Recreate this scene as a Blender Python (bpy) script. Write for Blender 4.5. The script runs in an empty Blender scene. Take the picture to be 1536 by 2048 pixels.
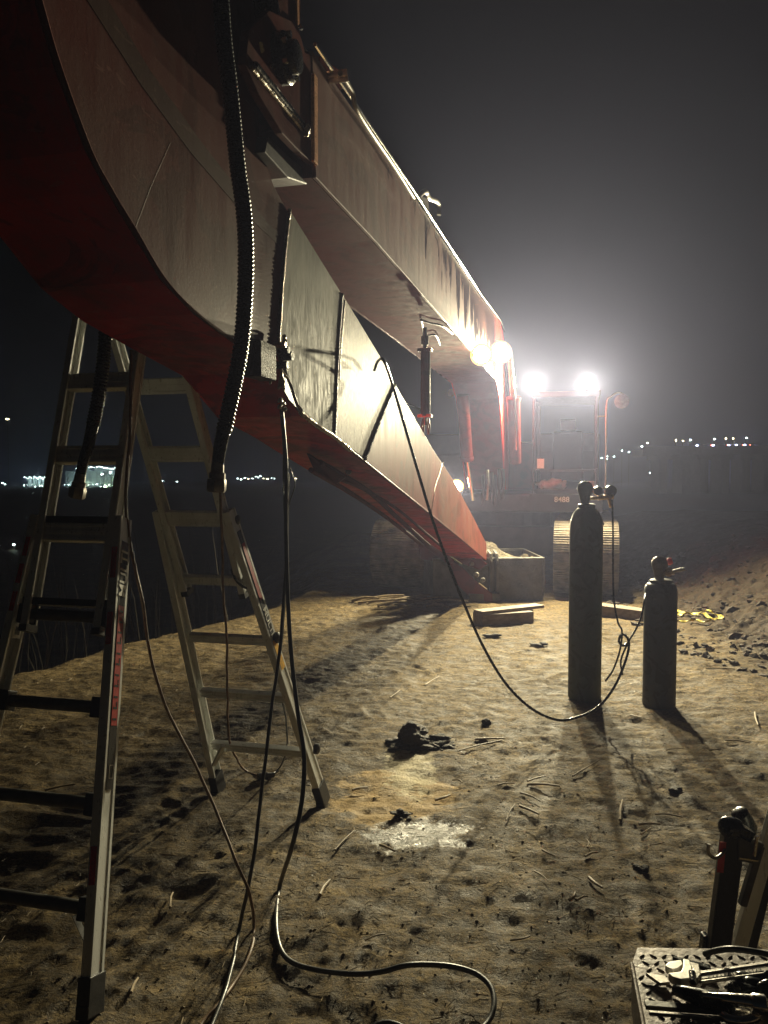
import bpy, bmesh, math, random
import numpy as np
from mathutils import Vector, Matrix

# ------------------------------------------------------------------ camera, world, light level
S = bpy.context.scene
COL = S.collection
F_PX = 1539.0
PITCH = math.atan(69 / 1539)
CAM_Z = 1.6
cam = bpy.data.cameras.new("camera")
co = bpy.data.objects.new("camera", cam)
COL.objects.link(co)
co.location = (0, 0, CAM_Z)
co.rotation_euler = (math.pi / 2 - PITCH, 0, 0)
cam.sensor_fit = 'VERTICAL'
cam.sensor_height = 36
cam.lens = 36 * F_PX / 2048
cam.clip_start = 0.05
cam.clip_end = 6000
S.camera = co
S.render.engine = 'CYCLES'
S.cycles.use_denoising = True
S.cycles.max_bounces = 6
S.cycles.volume_bounces = 0
S.cycles.sample_clamp_indirect = 4
S.view_settings.view_transform = 'Standard'
S.view_settings.look = 'None'
S.view_settings.gamma = 1
S.view_settings.exposure = 0.22

W = bpy.data.worlds.new("World")
S.world = W
W.use_nodes = True
wn = W.node_tree.nodes
wl = W.node_tree.links
bg = wn['Background']
sky = wn.new('ShaderNodeTexSky')
sky.sky_type = 'NISHITA'
sky.sun_disc = False
sky.sun_elevation = math.radians(-4.5)
sky.sun_rotation = math.radians(200)
sky.ozone_density = 6
tint = wn.new('ShaderNodeMix'); tint.data_type = 'RGBA'; tint.blend_type = 'MULTIPLY'
tint.inputs[0].default_value = 1.0; tint.inputs[7].default_value = (0.62, 0.98, 1.12, 1)
bw = wn.new('ShaderNodeRGBToBW'); wl.new(sky.outputs[0], bw.inputs[0]); wl.new(bw.outputs[0], tint.inputs[6]); wl.new(tint.outputs[2], bg.inputs[0])
bg.inputs[1].default_value = 0.50

LAMP_W = 2300.0          # one cab work lamp
LAMP_COL = (1.0, 0.89, 0.58)
HAZE_D = 0.0026

# ------------------------------------------------------------------ helpers: picture geometry
cp, sp_ = math.cos(PITCH), math.sin(PITCH)
def ray(px, py):
    a = (px - 768) / F_PX
    b = (1024 - py) / F_PX
    return Vector((a, cp + b * sp_, -sp_ + b * cp))
def at(px, py, Y):
    d = ray(px, py)
    return Vector((0, 0, CAM_Z)) + d * (Y / d.y)
def gp(px, py, z=0.0):
    d = ray(px, py)
    return Vector((0, 0, CAM_Z)) + d * ((z - CAM_Z) / d.z)
M_ = 0.256
C0 = -1.214
NRM = math.sqrt(1 + M_ * M_)
UU = Vector((1 / NRM, -M_ / NRM, 0))        # across the boom, to the right
VV = Vector((-M_ / NRM, -1 / NRM, 0))       # along the boom, away from the machine
def pl(px, py, off=0.0):                    # a point of the boom plane shifted right by off
    d = ray(px, py)
    c = C0 + off * NRM
    t = c / (d.x - M_ * d.y)
    return Vector((0, 0, CAM_Z)) + d * t
def plz(Y, z, off=0.0):
    return Vector((C0 + off * NRM + M_ * Y, Y, z))

# ------------------------------------------------------------------ helpers: meshes
def frame(d):
    d = d.normalized()
    up = Vector((0, 0, 1)) if abs(d.z) < 0.93 else Vector((1, 0, 0))
    s = d.cross(up).normalized()
    return s, s.cross(d).normalized(), d
def crom(P, n=8):
    P = [Vector(p) for p in P]
    if len(P) < 3: 
        return P
    Q = [P[0] * 2 - P[1]] + P + [P[-1] * 2 - P[-2]]
    out = []
    for i in range(1, len(Q) - 2):
        a, b, c, d = Q[i - 1], Q[i], Q[i + 1], Q[i + 2]
        for k in range(n):
            t = k / n
            out.append(0.5 * ((2 * b) + (c - a) * t + (2 * a - 5 * b + 4 * c - d) * t * t + (3 * b - a - 3 * c + d) * t ** 3))
    out.append(P[-1])
    return out
def resample(P, step):
    out = [P[0]]
    acc = 0
    for a, b in zip(P, P[1:]):
        L = (b - a).length
        if L < 1e-9: continue
        t = step - acc
        while t <= L:
            out.append(a.lerp(b, t / L)); t += step
        acc = L - (t - step)
    return out

class MB:
    def __init__(s): s.v = []; s.f = []
    def add(s, vs, fs):
        o = len(s.v)
        s.v += [tuple(v) for v in vs]
        s.f += [tuple(i + o for i in f) for f in fs]
        return s
    def box(s, c, ax, hs):                       # centre, three axes, half sizes
        c = Vector(c); a, b, d = [Vector(x).normalized() * h for x, h in zip(ax, hs)]
        vs = [c + a * i + b * j + d * k for i in (-1, 1) for j in (-1, 1) for k in (-1, 1)]
        fs = [(0, 1, 3, 2), (4, 6, 7, 5), (0, 4, 5, 1), (2, 3, 7, 6), (0, 2, 6, 4), (1, 5, 7, 3)]
        return s.add(vs, fs)
    def abox(s, lo, hi):
        lo, hi = Vector(lo), Vector(hi)
        return s.box((lo + hi) / 2, ((1, 0, 0), (0, 1, 0), (0, 0, 1)), (hi - lo) / 2)
    def bar(s, p, q, w, h, side=None):           # rectangular bar p-q, w along side, h across
        p, q = Vector(p), Vector(q)
        d = (q - p).normalized()
        if side is None: a, b, _ = frame(d)
        else:
            a = (Vector(side) - d * Vector(side).dot(d)).normalized(); b = d.cross(a)
        return s.box((p + q) / 2, (a, b, d), (w / 2, h / 2, (q - p).length / 2))
    def tube(s, P, r, n=12, caps=True, rf=None):
        P = [Vector(p) for p in P]
        m = len(P); o = len(s.v)
        t0 = (P[1] - P[0]).normalized()
        a, b, _ = frame(t0)
        for i in range(m):
            t = (P[min(i + 1, m - 1)] - P[max(i - 1, 0)]).normalized()
            a = (a - t * a.dot(t)).normalized(); b = t.cross(a)
            rr = rf(i / (m - 1), i) if rf else r
            for k in range(n):
                w = 2 * math.pi * k / n
                s.v.append(tuple(P[i] + (a * math.cos(w) + b * math.sin(w)) * rr))
        for i in range(m - 1):
            for k in range(n):
                k2 = (k + 1) % n
                s.f.append((o + i * n + k, o + i * n + k2, o + (i + 1) * n + k2, o + (i + 1) * n + k))
        if caps:
            s.f.append(tuple(o + k for k in reversed(range(n))))
            s.f.append(tuple(o + (m - 1) * n + k for k in range(n)))
        return s
    def cyl(s, p, q, r, n=16, r2=None):
        return s.tube([p, q], r, n, rf=(lambda t, i: r if i == 0 else (r if r2 is None else r2)))
    def prism(s, poly, vec):                     # planar polygon of points, extruded by vec
        vec = Vector(vec); n = len(poly)
        vs = [Vector(p) for p in poly] + [Vector(p) + vec for p in poly]
        fs = [tuple(range(n)), tuple(range(2 * n - 1, n - 1, -1))]
        fs += [(i, i + n, (i + 1) % n + n, (i + 1) % n) for i in range(n)]
        return s.add(vs, fs)
    def lathe(s, c, prof, n=40, axis=(0, 0, 1), caps=True):
        c = Vector(c); a, b, d = frame(Vector(axis))
        o = len(s.v); m = len(prof)
        for r, z in prof:
            for k in range(n):
                w = 2 * math.pi * k / n
                s.v.append(tuple(c + d * z + (a * math.cos(w) + b * math.sin(w)) * r))
        for i in range(m - 1):
            for k in range(n):
                k2 = (k + 1) % n
                s.f.append((o + i * n + k, o + i * n + k2, o + (i + 1) * n + k2, o + (i + 1) * n + k))
        if caps:
            s.f.append(tuple(o + k for k in reversed(range(n))))
            s.f.append(tuple(o + (m - 1) * n + k for k in range(n)))
        return s
    def blob(s, c, r, seed=0, sub=2, rough=0.3, sq=(1, 1, 1)):
        rnd = random.Random(seed)
        bm = bmesh.new(); bmesh.ops.create_icosphere(bm, subdivisions=sub, radius=1)
        c = Vector(c)
        ph = [(Vector((rnd.uniform(-3, 3), rnd.uniform(-3, 3), rnd.uniform(-3, 3))), rnd.uniform(0, 6)) for _ in range(6)]
        vs = []
        for v in bm.verts:
            k = 1 + rough * sum(math.sin(p.dot(v.co) * 1.6 + q) for p, q in ph) / 3
            if sub > 3: k += rough * 0.4 * sum(math.sin(p.dot(v.co) * 5.3 + q * 3) + 0.6 * math.sin(p.dot(v.co) * 11.7 + q) for p, q in ph[:4]) / 4
            vs.append(c + Vector((v.co.x * r * k * sq[0], v.co.y * r * k * sq[1], v.co.z * r * k * sq[2])))
        fs = [tuple(v.index for v in f.verts) for f in bm.faces]
        bm.free()
        return s.add(vs, fs)
    def build(s, name, mat, parent=None, smooth=False, bevel=0.0, auto=True):
        me = bpy.data.meshes.new(name)
        me.from_pydata(s.v, [], s.f)
        bm = bmesh.new(); bm.from_mesh(me)
        bmesh.ops.recalc_face_normals(bm, faces=bm.faces)
        bm.to_mesh(me); bm.free()
        if smooth:
            me.shade_smooth()
            if auto: me.set_sharp_from_angle(angle=math.radians(38))
        me.materials.append(mat)
        o = bpy.data.objects.new(name, me)
        COL.objects.link(o)
        if parent is not None: o.parent = parent
        if bevel:
            md = o.modifiers.new("bevel", 'BEVEL'); md.width = bevel; md.segments = 2
            md.limit_method = 'ANGLE'; md.angle_limit = math.radians(40)
        return o
def empty(name, loc=(0, 0, 0)):
    o = bpy.data.objects.new(name, None); COL.objects.link(o); o.location = loc
    o.empty_display_size = 0.1
    return o
def tag(o, label, cat, group=None, kind=None):
    o['label'] = label; o['category'] = cat
    if group: o['group'] = group
    if kind: o['kind'] = kind
    return o
def structure(o):
    o['kind'] = 'structure'; return o
def copy_tree(o, parent=None):
    kids = list(o.children)
    c = o.copy(); COL.objects.link(c); c.parent = parent
    if parent is not None: c.matrix_parent_inverse = o.matrix_parent_inverse.copy()
    for k in kids: copy_tree(k, c)
    return c
def text(name, s, size, mat, pos, right, up, parent=None, ext=0.0008, align='CENTER'):
    cu = bpy.data.curves.new(name, 'FONT')
    cu.body = s; cu.size = size; cu.extrude = ext; cu.align_x = align; cu.align_y = 'CENTER'
    cu.offset = size * 0.012
    t = bpy.data.objects.new(name + "_tmp", cu); COL.objects.link(t)
    dg = bpy.context.evaluated_depsgraph_get()
    me = bpy.data.meshes.new_from_object(t.evaluated_get(dg))
    bpy.data.objects.remove(t); bpy.data.curves.remove(cu)
    me.name = name
    r = Vector(right).normalized(); u = Vector(up); u = (u - r * u.dot(r)).normalized(); n = r.cross(u)
    mt = Matrix(((r.x, u.x, n.x, pos[0]), (r.y, u.y, n.y, pos[1]), (r.z, u.z, n.z, pos[2]), (0, 0, 0, 1)))
    me.transform(mt)
    me.materials.clear(); me.materials.append(mat)
    o = bpy.data.objects.new(name, me); COL.objects.link(o)
    if parent is not None: o.parent = parent
    return o

# ------------------------------------------------------------------ materials
def nodes(name):
    m = bpy.data.materials.new(name); m.use_nodes = True
    nt = m.node_tree
    return m, nt, nt.nodes['Principled BSDF']
def N(nt, t, **k):
    n = nt.nodes.new(t)
    for a, b in k.items(): setattr(n, a, b)
    return n
def L(nt, a, b): nt.links.new(a, b)
def mapping(nt, scale=(1, 1, 1), rot=(0, 0, 0)):
    tc = N(nt, 'ShaderNodeTexCoord'); mp = N(nt, 'ShaderNodeMapping')
    mp.inputs['Scale'].default_value = scale; mp.inputs['Rotation'].default_value = rot
    L(nt, tc.outputs['Object'], mp.inputs['Vector'])
    return mp.outputs['Vector']
def noise(nt, vec, scale, detail=5, rough=0.6, dist=0.0):
    n = N(nt, 'ShaderNodeTexNoise'); n.inputs['Scale'].default_value = scale
    n.inputs['Detail'].default_value = detail; n.inputs['Roughness'].default_value = rough
    n.inputs['Distortion'].default_value = dist
    L(nt, vec, n.inputs['Vector'])
    return n.outputs['Fac']
def ramp(nt, fac, stops):
    r = N(nt, 'ShaderNodeValToRGB')
    e = r.color_ramp.elements
    while len(e) < len(stops): e.new(0.5)
    for x, (p, c) in zip(e, stops):
        x.position = p; x.color = (*c, 1) if len(c) == 3 else c
    L(nt, fac, r.inputs['Fac'])
    return r.outputs['Color']
def g(v): return (v, v, v)
def mixc(nt, fac, a, b):
    m = N(nt, 'ShaderNodeMix', data_type='RGBA')
    for s, v in ((0, fac), (6, a), (7, b)):
        if hasattr(v, 'links') or hasattr(v, 'is_linked'): L(nt, v, m.inputs[s])
        elif isinstance(v, tuple): m.inputs[s].default_value = (*v, 1)
        else: m.inputs[s].default_value = v
    return m.outputs[2]
def math_(nt, op, a, b=0.0, c=None, clamp=False):
    m = N(nt, 'ShaderNodeMath', operation=op); m.use_clamp = clamp
    for i, v in enumerate((a, b, c)):
        if v is None: continue
        if hasattr(v, 'is_linked'): L(nt, v, m.inputs[i])
        else: m.inputs[i].default_value = v
    return m.outputs[0]
def bump(nt, bs, h, strength=0.3, dist=0.01):
    b = N(nt, 'ShaderNodeBump'); b.inputs['Strength'].default_value = strength; b.inputs['Distance'].default_value = dist
    L(nt, h, b.inputs['Height']); L(nt, b.outputs[0], bs.inputs['Normal'])
def simple(name, col, rough=0.5, metal=0.0, var=0.25, scale=20, bmp=0.15, bd=0.003, coat=0.0, coatr=0.15, stretch=(1, 1, 1)):
    m, nt, bs = nodes(name)
    v = mapping(nt, stretch)
    n = noise(nt, v, scale)
    n2 = noise(nt, v, scale * 6, 3)
    c = ramp(nt, n, [(0.3, tuple(x * (1 - var) for x in col)), (0.7, tuple(min(1, x * (1 + var)) for x in col))])
    L(nt, c, bs.inputs['Base Color'])
    r = ramp(nt, n2, [(0.3, g(max(0, rough - 0.1))), (0.7, g(min(1, rough + 0.12)))])
    L(nt, r, bs.inputs['Roughness'])
    bs.inputs['Metallic'].default_value = metal
    bs.inputs['Coat Weight'].default_value = coat
    bs.inputs['Coat Roughness'].default_value = coatr
    if bmp: bump(nt, bs, n2, bmp, bd)
    return m
def emis(name, col, st):
    m, nt, bs = nodes(name)
    bs.inputs['Base Color'].default_value = (*col, 1)
    bs.inputs['Emission Color'].default_value = (*col, 1)
    bs.inputs['Emission Strength'].default_value = st
    m.cycles.emission_sampling = 'NONE'
    return m

def paint(name, red, dust, wear=0.5, rough=0.42, coat=0.25, drips=False, metal=0.0, sc=3.0, spec=0.04):
    """old painted steel: paint under dust, vertical runs, chips"""
    m, nt, bs = nodes(name)
    v = mapping(nt)
    vs = mapping(nt, (5, 5, 0.8))
    n1 = noise(nt, v, sc, 8, 0.65, 0.3)
    n2 = noise(nt, vs, 2.5, 7, 0.7)
    n3 = noise(nt, v, 90, 3, 0.6)
    f = math_(nt, 'ADD', math_(nt, 'MULTIPLY', n1, 0.68), math_(nt, 'MULTIPLY', n2, 0.32))
    f = ramp(nt, f, [(0.5 - 0.18 * wear - 0.04, g(0)), (0.62 + 0.05 * (1 - wear), g(1))])
    c = mixc(nt, f, red, dust)
    sp = ramp(nt, n3, [(0.62, g(0)), (0.72, g(1))])
    c = mixc(nt, math_(nt, 'MULTIPLY', sp, 0.35), c, tuple(min(1, x * 1.8) for x in dust))
    n5 = noise(nt, v, sc * 0.9, 6, 0.62, 2.2)
    pt = ramp(nt, n5, [(0.53, g(0)), (0.56, g(1))])
    c = mixc(nt, math_(nt, 'MULTIPLY', pt, 0.45), c, tuple(x * 0.45 for x in dust))
    vr = mapping(nt, (1.5, 1.5, 9), (0.0, 0.9, 0.3))
    sc_ = ramp(nt, noise(nt, vr, 7, 3, 0.5, 1.0), [(0.665, g(0)), (0.70, g(1))])
    c = mixc(nt, math_(nt, 'MULTIPLY', sc_, 0.35), c, tuple(min(1, x * 2.0) for x in dust))
    ro = ramp(nt, n2, [(0.3, g(rough - 0.1)), (0.75, g(rough + 0.2))])
    if drips:
        tc = N(nt, 'ShaderNodeTexCoord'); sx = N(nt, 'ShaderNodeSeparateXYZ')
        L(nt, tc.outputs['Object'], sx.inputs[0])
        cb = N(nt, 'ShaderNodeCombineXYZ')
        L(nt, math_(nt, 'MULTIPLY', sx.outputs[1], 2.6), cb.inputs[0])
        L(nt, math_(nt, 'MULTIPLY', sx.outputs[2], 0.35), cb.inputs[1])
        d1 = noise(nt, cb.outputs[0], 1.7, 4, 0.7)
        # wet oil that ran down from the top edge, longer further along the boom
        hgt = math_(nt, 'SUBTRACT', 3.62, sx.outputs[2])
        lim = math_(nt, 'MULTIPLY', math_(nt, 'SUBTRACT', sx.outputs[1], 4.4), 0.15)
        lim = math_(nt, 'ADD', lim, math_(nt, 'MULTIPLY', math_(nt, 'SUBTRACT', d1, 0.5), 2.6))
        mask = math_(nt, 'MULTIPLY_ADD', math_(nt, 'SUBTRACT', lim, hgt), 25, 0.5, clamp=True)
        far = math_(nt, 'MULTIPLY_ADD', math_(nt, 'SUBTRACT', 9.9, sx.outputs[1]), 20, 0.5, clamp=True)
        clean = mixc(nt, far, (0.42, 0.02, 0.012), c)
        c = mixc(nt, math_(nt, 'MULTIPLY', mask, far), clean, (0.035, 0.016, 0.013))
        ro = mixc(nt, mask, ro, g(0.22))
    L(nt, c, bs.inputs['Base Color'])
    L(nt, ro, bs.inputs['Roughness'])
    bs.inputs['Metallic'].default_value = metal
    bs.inputs['Coat Weight'].default_value = coat
    bs.inputs['Coat Roughness'].default_value = 0.18
    h = math_(nt, 'ADD', n3, math_(nt, 'MULTIPLY', n2, 0.8))
    bump(nt, bs, h, 0.35, 0.0010)
    bs.inputs['Specular IOR Level'].default_value = spec
    return m

def scratched(name, base, dark, bright, dist=2.0, metal=0.75, rough=0.38, scale=3.0):
    m, nt, bs = nodes(name)
    v = mapping(nt, (3, 3, 0.8))
    a = noise(nt, v, scale, 9, 0.72, dist)
    b = noise(nt, v, scale * 5, 6, 0.7, dist * 2)
    c = ramp(nt, a, [(0.34, dark), (0.5, base), (0.68, bright)])
    k = ramp(nt, b, [(0.58, g(0)), (0.66, g(1))])
    c = mixc(nt, math_(nt, 'MULTIPLY', k, 0.6), c, bright)
    L(nt, c, bs.inputs['Base Color'])
    L(nt, ramp(nt, b, [(0.35, g(rough + 0.15)), (0.65, g(rough - 0.1))]), bs.inputs['Roughness'])
    bs.inputs['Metallic'].default_value = metal; bs.inputs['Specular IOR Level'].default_value = 0.035
    bump(nt, bs, b, 0.4, 0.002)
    return m

RED = (0.20, 0.022, 0.014)
MT = {}
MT['arm_paint'] = paint('arm_paint', (0.42, 0.020, 0.012), (0.13, 0.035, 0.028), 0.15, 0.5, 0.05)
MT['arm_dusty'] = paint('arm_dusty', (0.105, 0.030, 0.028), (0.120, 0.062, 0.053), 0.7, 0.45, 0.0, sc=1.6)
MT['shadow_band'] = paint('painted_shadow', (0.055, 0.028, 0.024), (0.08, 0.05, 0.04), 0.5, 0.6, 0.0)  # darker tone imitating a shadow that falls across the arm
MT['arm_far'] = paint('arm_far', (0.17, 0.024, 0.017), (0.14, 0.062, 0.042), 0.5, 0.52, 0.0, sc=1.3)
MT['boom_side'] = paint('boom_side', (0.13, 0.045, 0.042), (0.145, 0.086, 0.072), 0.7, 0.50, 0.06, drips=True, sc=1.2, spec=0.12)
MT['boom_paint'] = paint('boom_paint', (0.095, 0.015, 0.017), (0.085, 0.038, 0.038), 0.35, 0.6, 0.0)
MT['red'] = paint('machine_red', (0.11, 0.009, 0.007), (0.10, 0.020, 0.016), 0.3, 0.4, 0.25)
MT['bare'] = scratched('bare_steel', (0.135, 0.14, 0.115), (0.07, 0.07, 0.055), (0.22, 0.22, 0.185), 0.9, 0.0, 0.60, 1.6)
MT['ground_steel'] = scratched('ground_steel', (0.16, 0.12, 0.085), (0.045, 0.024, 0.016), (0.46, 0.42, 0.34), 3.2, 0.0, 0.56, 5.5)
MT['weld'] = simple('weld_metal', (0.35, 0.30, 0.24), 0.3, 0.9, 0.5, 60, 0.6, 0.004)
MT['weld_dark'] = simple('burnt_weld', (0.05, 0.035, 0.025), 0.4, 0.5, 0.5, 60, 0.6, 0.004)
MT['steel'] = simple('dull_steel', (0.32, 0.30, 0.27), 0.4, 0.8, 0.3, 30)
MT['chrome'] = simple('polished_steel', (0.75, 0.72, 0.66), 0.16, 1.0, 0.1, 30, 0.05)
MT['satin'] = simple('satin_steel', (0.85, 0.82, 0.74), 0.42, 0.35, 0.1, 30, 0.05)
MT['bright_edge'] = simple('bright_bar', (0.80, 0.45, 0.28), 0.3, 0.2, 0.25, 25)  # colour lightened to show the light the end bar catches
MT['alu'] = simple('aluminium', (0.74, 0.75, 0.72), 0.34, 0.25, 0.14, 14, 0.12, 0.002, stretch=(1, 1, 0.2))
MT['alu_dark'] = simple('grimy_aluminium', (0.08, 0.076, 0.064), 0.42, 0.3, 0.3, 20)
MT['black'] = simple('black_plastic', (0.018, 0.018, 0.018), 0.42, 0, 0.3, 30)
MT['hose'] = simple('hose_rubber', (0.012, 0.014, 0.014), 0.24, 0, 0.2, 12, 0)
MT['cord_black'] = simple('black_cable', (0.022, 0.024, 0.024), 0.38, 0, 0.4, 40, 0.15)
MT['cord_tan'] = simple('muddy_orange_cord', (0.17, 0.10, 0.05), 0.5, 0, 0.4, 40, 0.2)
MT['cyl_green'] = paint('gas_bottle_green', (0.080, 0.108, 0.090), (0.090, 0.092, 0.075), 0.35, 0.5, 0.1, sc=6)
MT['cyl_grey'] = paint('gas_bottle_black', (0.068, 0.080, 0.088), (0.085, 0.080, 0.075), 0.35, 0.5, 0.1, sc=6)
MT['guard'] = simple('dull_guard', (0.16, 0.13, 0.09), 0.45, 0.3, 0.4, 30)
MT['brass'] = simple('brass', (0.55, 0.38, 0.15), 0.3, 0.9, 0.2, 30)
MT['knob_red'] = simple('red_plastic', (0.6, 0.02, 0.03), 0.35, 0, 0.1, 30)
MT['label_black'] = simple('label_black', (0.012, 0.012, 0.012), 0.35, 0, 0.1, 30, 0)
MT['label_white'] = simple('label_white', (0.85, 0.84, 0.78), 0.45, 0, 0.05, 30, 0)
MT['label_red'] = simple('label_red', (0.45, 0.03, 0.025), 0.4, 0, 0.25, 60, 0)
MT['label_yellow'] = simple('label_amber', (0.85, 0.42, 0.05), 0.35, 0, 0.4, 60, 0.1)
MT['wood'] = simple('sawn_timber', (0.17, 0.13, 0.085), 0.75, 0, 0.35, 10, 0.5, 0.006, stretch=(0.3, 3, 3))
MT['stick'] = simple('dead_reed', (0.22, 0.16, 0.08), 0.6, 0, 0.4, 30, 0.3)
MT['strap'] = simple('yellow_strap', (0.55, 0.46, 0.07), 0.55, 0, 0.15, 30, 0.3)
MT['mud'] = simple('dark_mud', (0.045, 0.034, 0.022), 0.7, 0, 0.5, 25, 0.9, 0.02)
MT['dirt'] = simple('dug_soil', (0.15, 0.12, 0.07), 0.85, 0, 0.5, 12, 1.0, 0.03)
MT['track'] = simple('track_steel', (0.21, 0.175, 0.12), 0.62, 0.25, 0.5, 9, 0.7, 0.01)
MT['body'] = simple('machine_grey', (0.05, 0.05, 0.05), 0.5, 0, 0.3, 5, 0.1)
MT['cabpaint'] = simple('cab_paint', (0.03, 0.03, 0.03), 0.4, 0, 0.2, 5, 0.1, coat=0.2)
MT['bucket'] = simple('muddy_bucket', (0.085, 0.075, 0.055), 0.6, 0.2, 0.5, 6, 0.8, 0.012)
MT['plate'] = simple('tread_plate', (0.095, 0.066, 0.045), 0.5, 0.2, 0.55, 14, 0.5, 0.003)
MT['bag'] = simple('pale_cloth', (0.6, 0.57, 0.5), 0.8, 0, 0.2, 14, 0.6, 0.01)
MT['reed'] = simple('dry_reeds', (0.07, 0.058, 0.035), 0.8, 0, 0.3, 30, 0)
MT['conc'] = simple('concrete', (0.30, 0.29, 0.27), 0.8, 0, 0.2, 1, 0.1)
MT['plantwall'] = simple('plant_cladding', (0.5, 0.55, 0.55), 0.6, 0, 0.15, 0.2, 0)
m, nt, bs = nodes('glass'); MT['glass'] = m
bs.inputs['Base Color'].default_value = (0.75, 0.8, 0.78, 1); bs.inputs['Roughness'].default_value = 0.04
bs.inputs['Transmission Weight'].default_value = 1.0; bs.inputs['IOR'].default_value = 1.02
MT['lens'] = emis('lamp_lens', (1.0, 0.80, 0.42), 90)
MT['ring'] = emis('lamp_glare', (1.0, 0.62, 0.16), 2.2)  # amber glow for the added rim round each lens
MT['l_white'] = emis('far_white_lamp', (0.75, 1.0, 0.95), 30)
MT['l_green'] = emis('far_floodlight', (0.75, 1.0, 0.55), 45)
MT['l_warm'] = emis('far_warm_lamp', (1.0, 0.80, 0.45), 26)
MT['l_blue'] = emis('far_headlight', (0.55, 0.62, 1.0), 30)
MT['l_red'] = emis('far_tail_light', (1.0, 0.18, 0.10), 14)

# ground
def ground_mat():
    m, nt, bs = nodes('rutted_mud')
    v = mapping(nt)
    a = noise(nt, v, 1.3, 8, 0.65, 0.4)
    b = noise(nt, v, 7, 8, 0.7, 0.3)
    vx = mapping(nt, (1.0, 3.2, 1))
    s = noise(nt, vx, 5, 8, 0.72, 0.6)
    f = noise(nt, v, 60, 6, 0.7)
    k = math_(nt, 'ADD', math_(nt, 'MULTIPLY', a, 0.3), math_(nt, 'ADD', math_(nt, 'MULTIPLY', b, 0.3), math_(nt, 'MULTIPLY', s, 0.4)))
    c = ramp(nt, k, [(0.36, (0.030, 0.020, 0.008)), (0.45, (0.080, 0.055, 0.021)), (0.54, (0.155, 0.108, 0.046)), (0.66, (0.31, 0.23, 0.105))])
    c = mixc(nt, ramp(nt, f, [(0.38, g(0.9)), (0.5, g(0))]), c, (0.035, 0.025, 0.013))
    c = mixc(nt, ramp(nt, noise(nt, v, 24, 6, 0.75, 0.8), [(0.40, g(0.8)), (0.52, g(0))]), c, (0.040, 0.028, 0.013))
    dk = noise(nt, vx, 1.6, 9, 0.75, 0.5)
    c = mixc(nt, ramp(nt, dk, [(0.34, g(0.85)), (0.46, g(0))]), c, (0.045, 0.034, 0.018))
    # pale spill and sandy patch in the middle of the yard
    tc = N(nt, 'ShaderNodeTexCoord')
    def patch(cx, cy, rx, ry, edge, sc):
        mp = N(nt, 'ShaderNodeMapping'); mp.vector_type = 'POINT'
        mp.inputs['Location'].default_value = (-cx / rx, -cy / ry, 0); mp.inputs['Scale'].default_value = (1 / rx, 1 / ry, 0)
        L(nt, tc.outputs['Object'], mp.inputs['Vector'])
        ln = N(nt, 'ShaderNodeVectorMath', operation='LENGTH'); L(nt, mp.outputs[0], ln.inputs[0])
        nn = noise(nt, v, sc, 7, 0.75)
        q = math_(nt, 'SUBTRACT', 1.0, ln.outputs['Value'])
        q = math_(nt, 'ADD', q, math_(nt, 'MULTIPLY', math_(nt, 'SUBTRACT', nn, 0.5), 2.6))
        return math_(nt, 'MULTIPLY', q, edge, clamp=True)
    p1 = gp(790, 1585); p2 = gp(835, 1668); p3 = gp(820, 1535)
    c = mixc(nt, math_(nt, 'MULTIPLY', patch(p1.x, p1.y, 0.36, 0.36, 3, 6), 0.85), c, (0.34, 0.235, 0.10))
    c = mixc(nt, math_(nt, 'MULTIPLY', patch(p3.x, p3.y, 0.16, 0.4, 3, 14), 0.8), c, (0.5, 0.44, 0.30))
    wetp = math_(nt, 'MULTIPLY', patch(p2.x, p2.y, 0.24, 0.15, 4, 12), 0.8)
    c = mixc(nt, math_(nt, 'MULTIPLY', wetp, 0.8), c, (0.24, 0.24, 0.22))
    sx = N(nt, 'ShaderNodeSeparateXYZ'); L(nt, tc.outputs['Object'], sx.inputs[0])
    # the spoil bank on the right is darker, wetter soil
    bk_ = math_(nt, 'MULTIPLY_ADD', math_(nt, 'ADD', math_(nt, 'SUBTRACT', sx.outputs[0], 3.15), math_(nt, 'MULTIPLY', math_(nt, 'SUBTRACT', b, 0.5), 1.6)), 2.2, 0.0, clamp=True)
    c = mixc(nt, math_(nt, 'MULTIPLY', bk_, 0.9), c, (0.030, 0.021, 0.013))
    fine = noise(nt, v, 190, 4, 0.7)
    c = mixc(nt, ramp(nt, fine, [(0.60, g(0)), (0.70, g(0.8))]), c, (0.36, 0.27, 0.12))
    L(nt, c, bs.inputs['Base Color'])
    wet = ramp(nt, noise(nt, v, 75, 2, 0.5), [(0.66, g(0)), (0.72, g(1))])
    L(nt, mixc(nt, wetp, mixc(nt, wet, ramp(nt, b, [(0.35, g(0.55)), (0.6, g(0.85))]), g(0.12)), g(0.22)), bs.inputs['Roughness'])
    L(nt, mixc(nt, wetp, g(0.14), g(0.45)), bs.inputs['Specular IOR Level'])
    f2 = noise(nt, v, 26, 6, 0.75, 0.8)
    f = math_(nt, 'ADD', f, math_(nt, 'MULTIPLY', f2, 1.5))
    h = math_(nt, 'ADD', math_(nt, 'MULTIPLY', s, 0.9), math_(nt, 'ADD', math_(nt, 'MULTIPLY', b, 0.7), math_(nt, 'MULTIPLY', f, 0.42)))
    bump(nt, bs, h, 0.8, 0.024)
    return m
MT['ground'] = ground_mat()
MT['clod'] = simple('bank_clod', (0.055, 0.040, 0.025), 0.8, 0, 0.5, 15, 0.9, 0.02)

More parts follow.
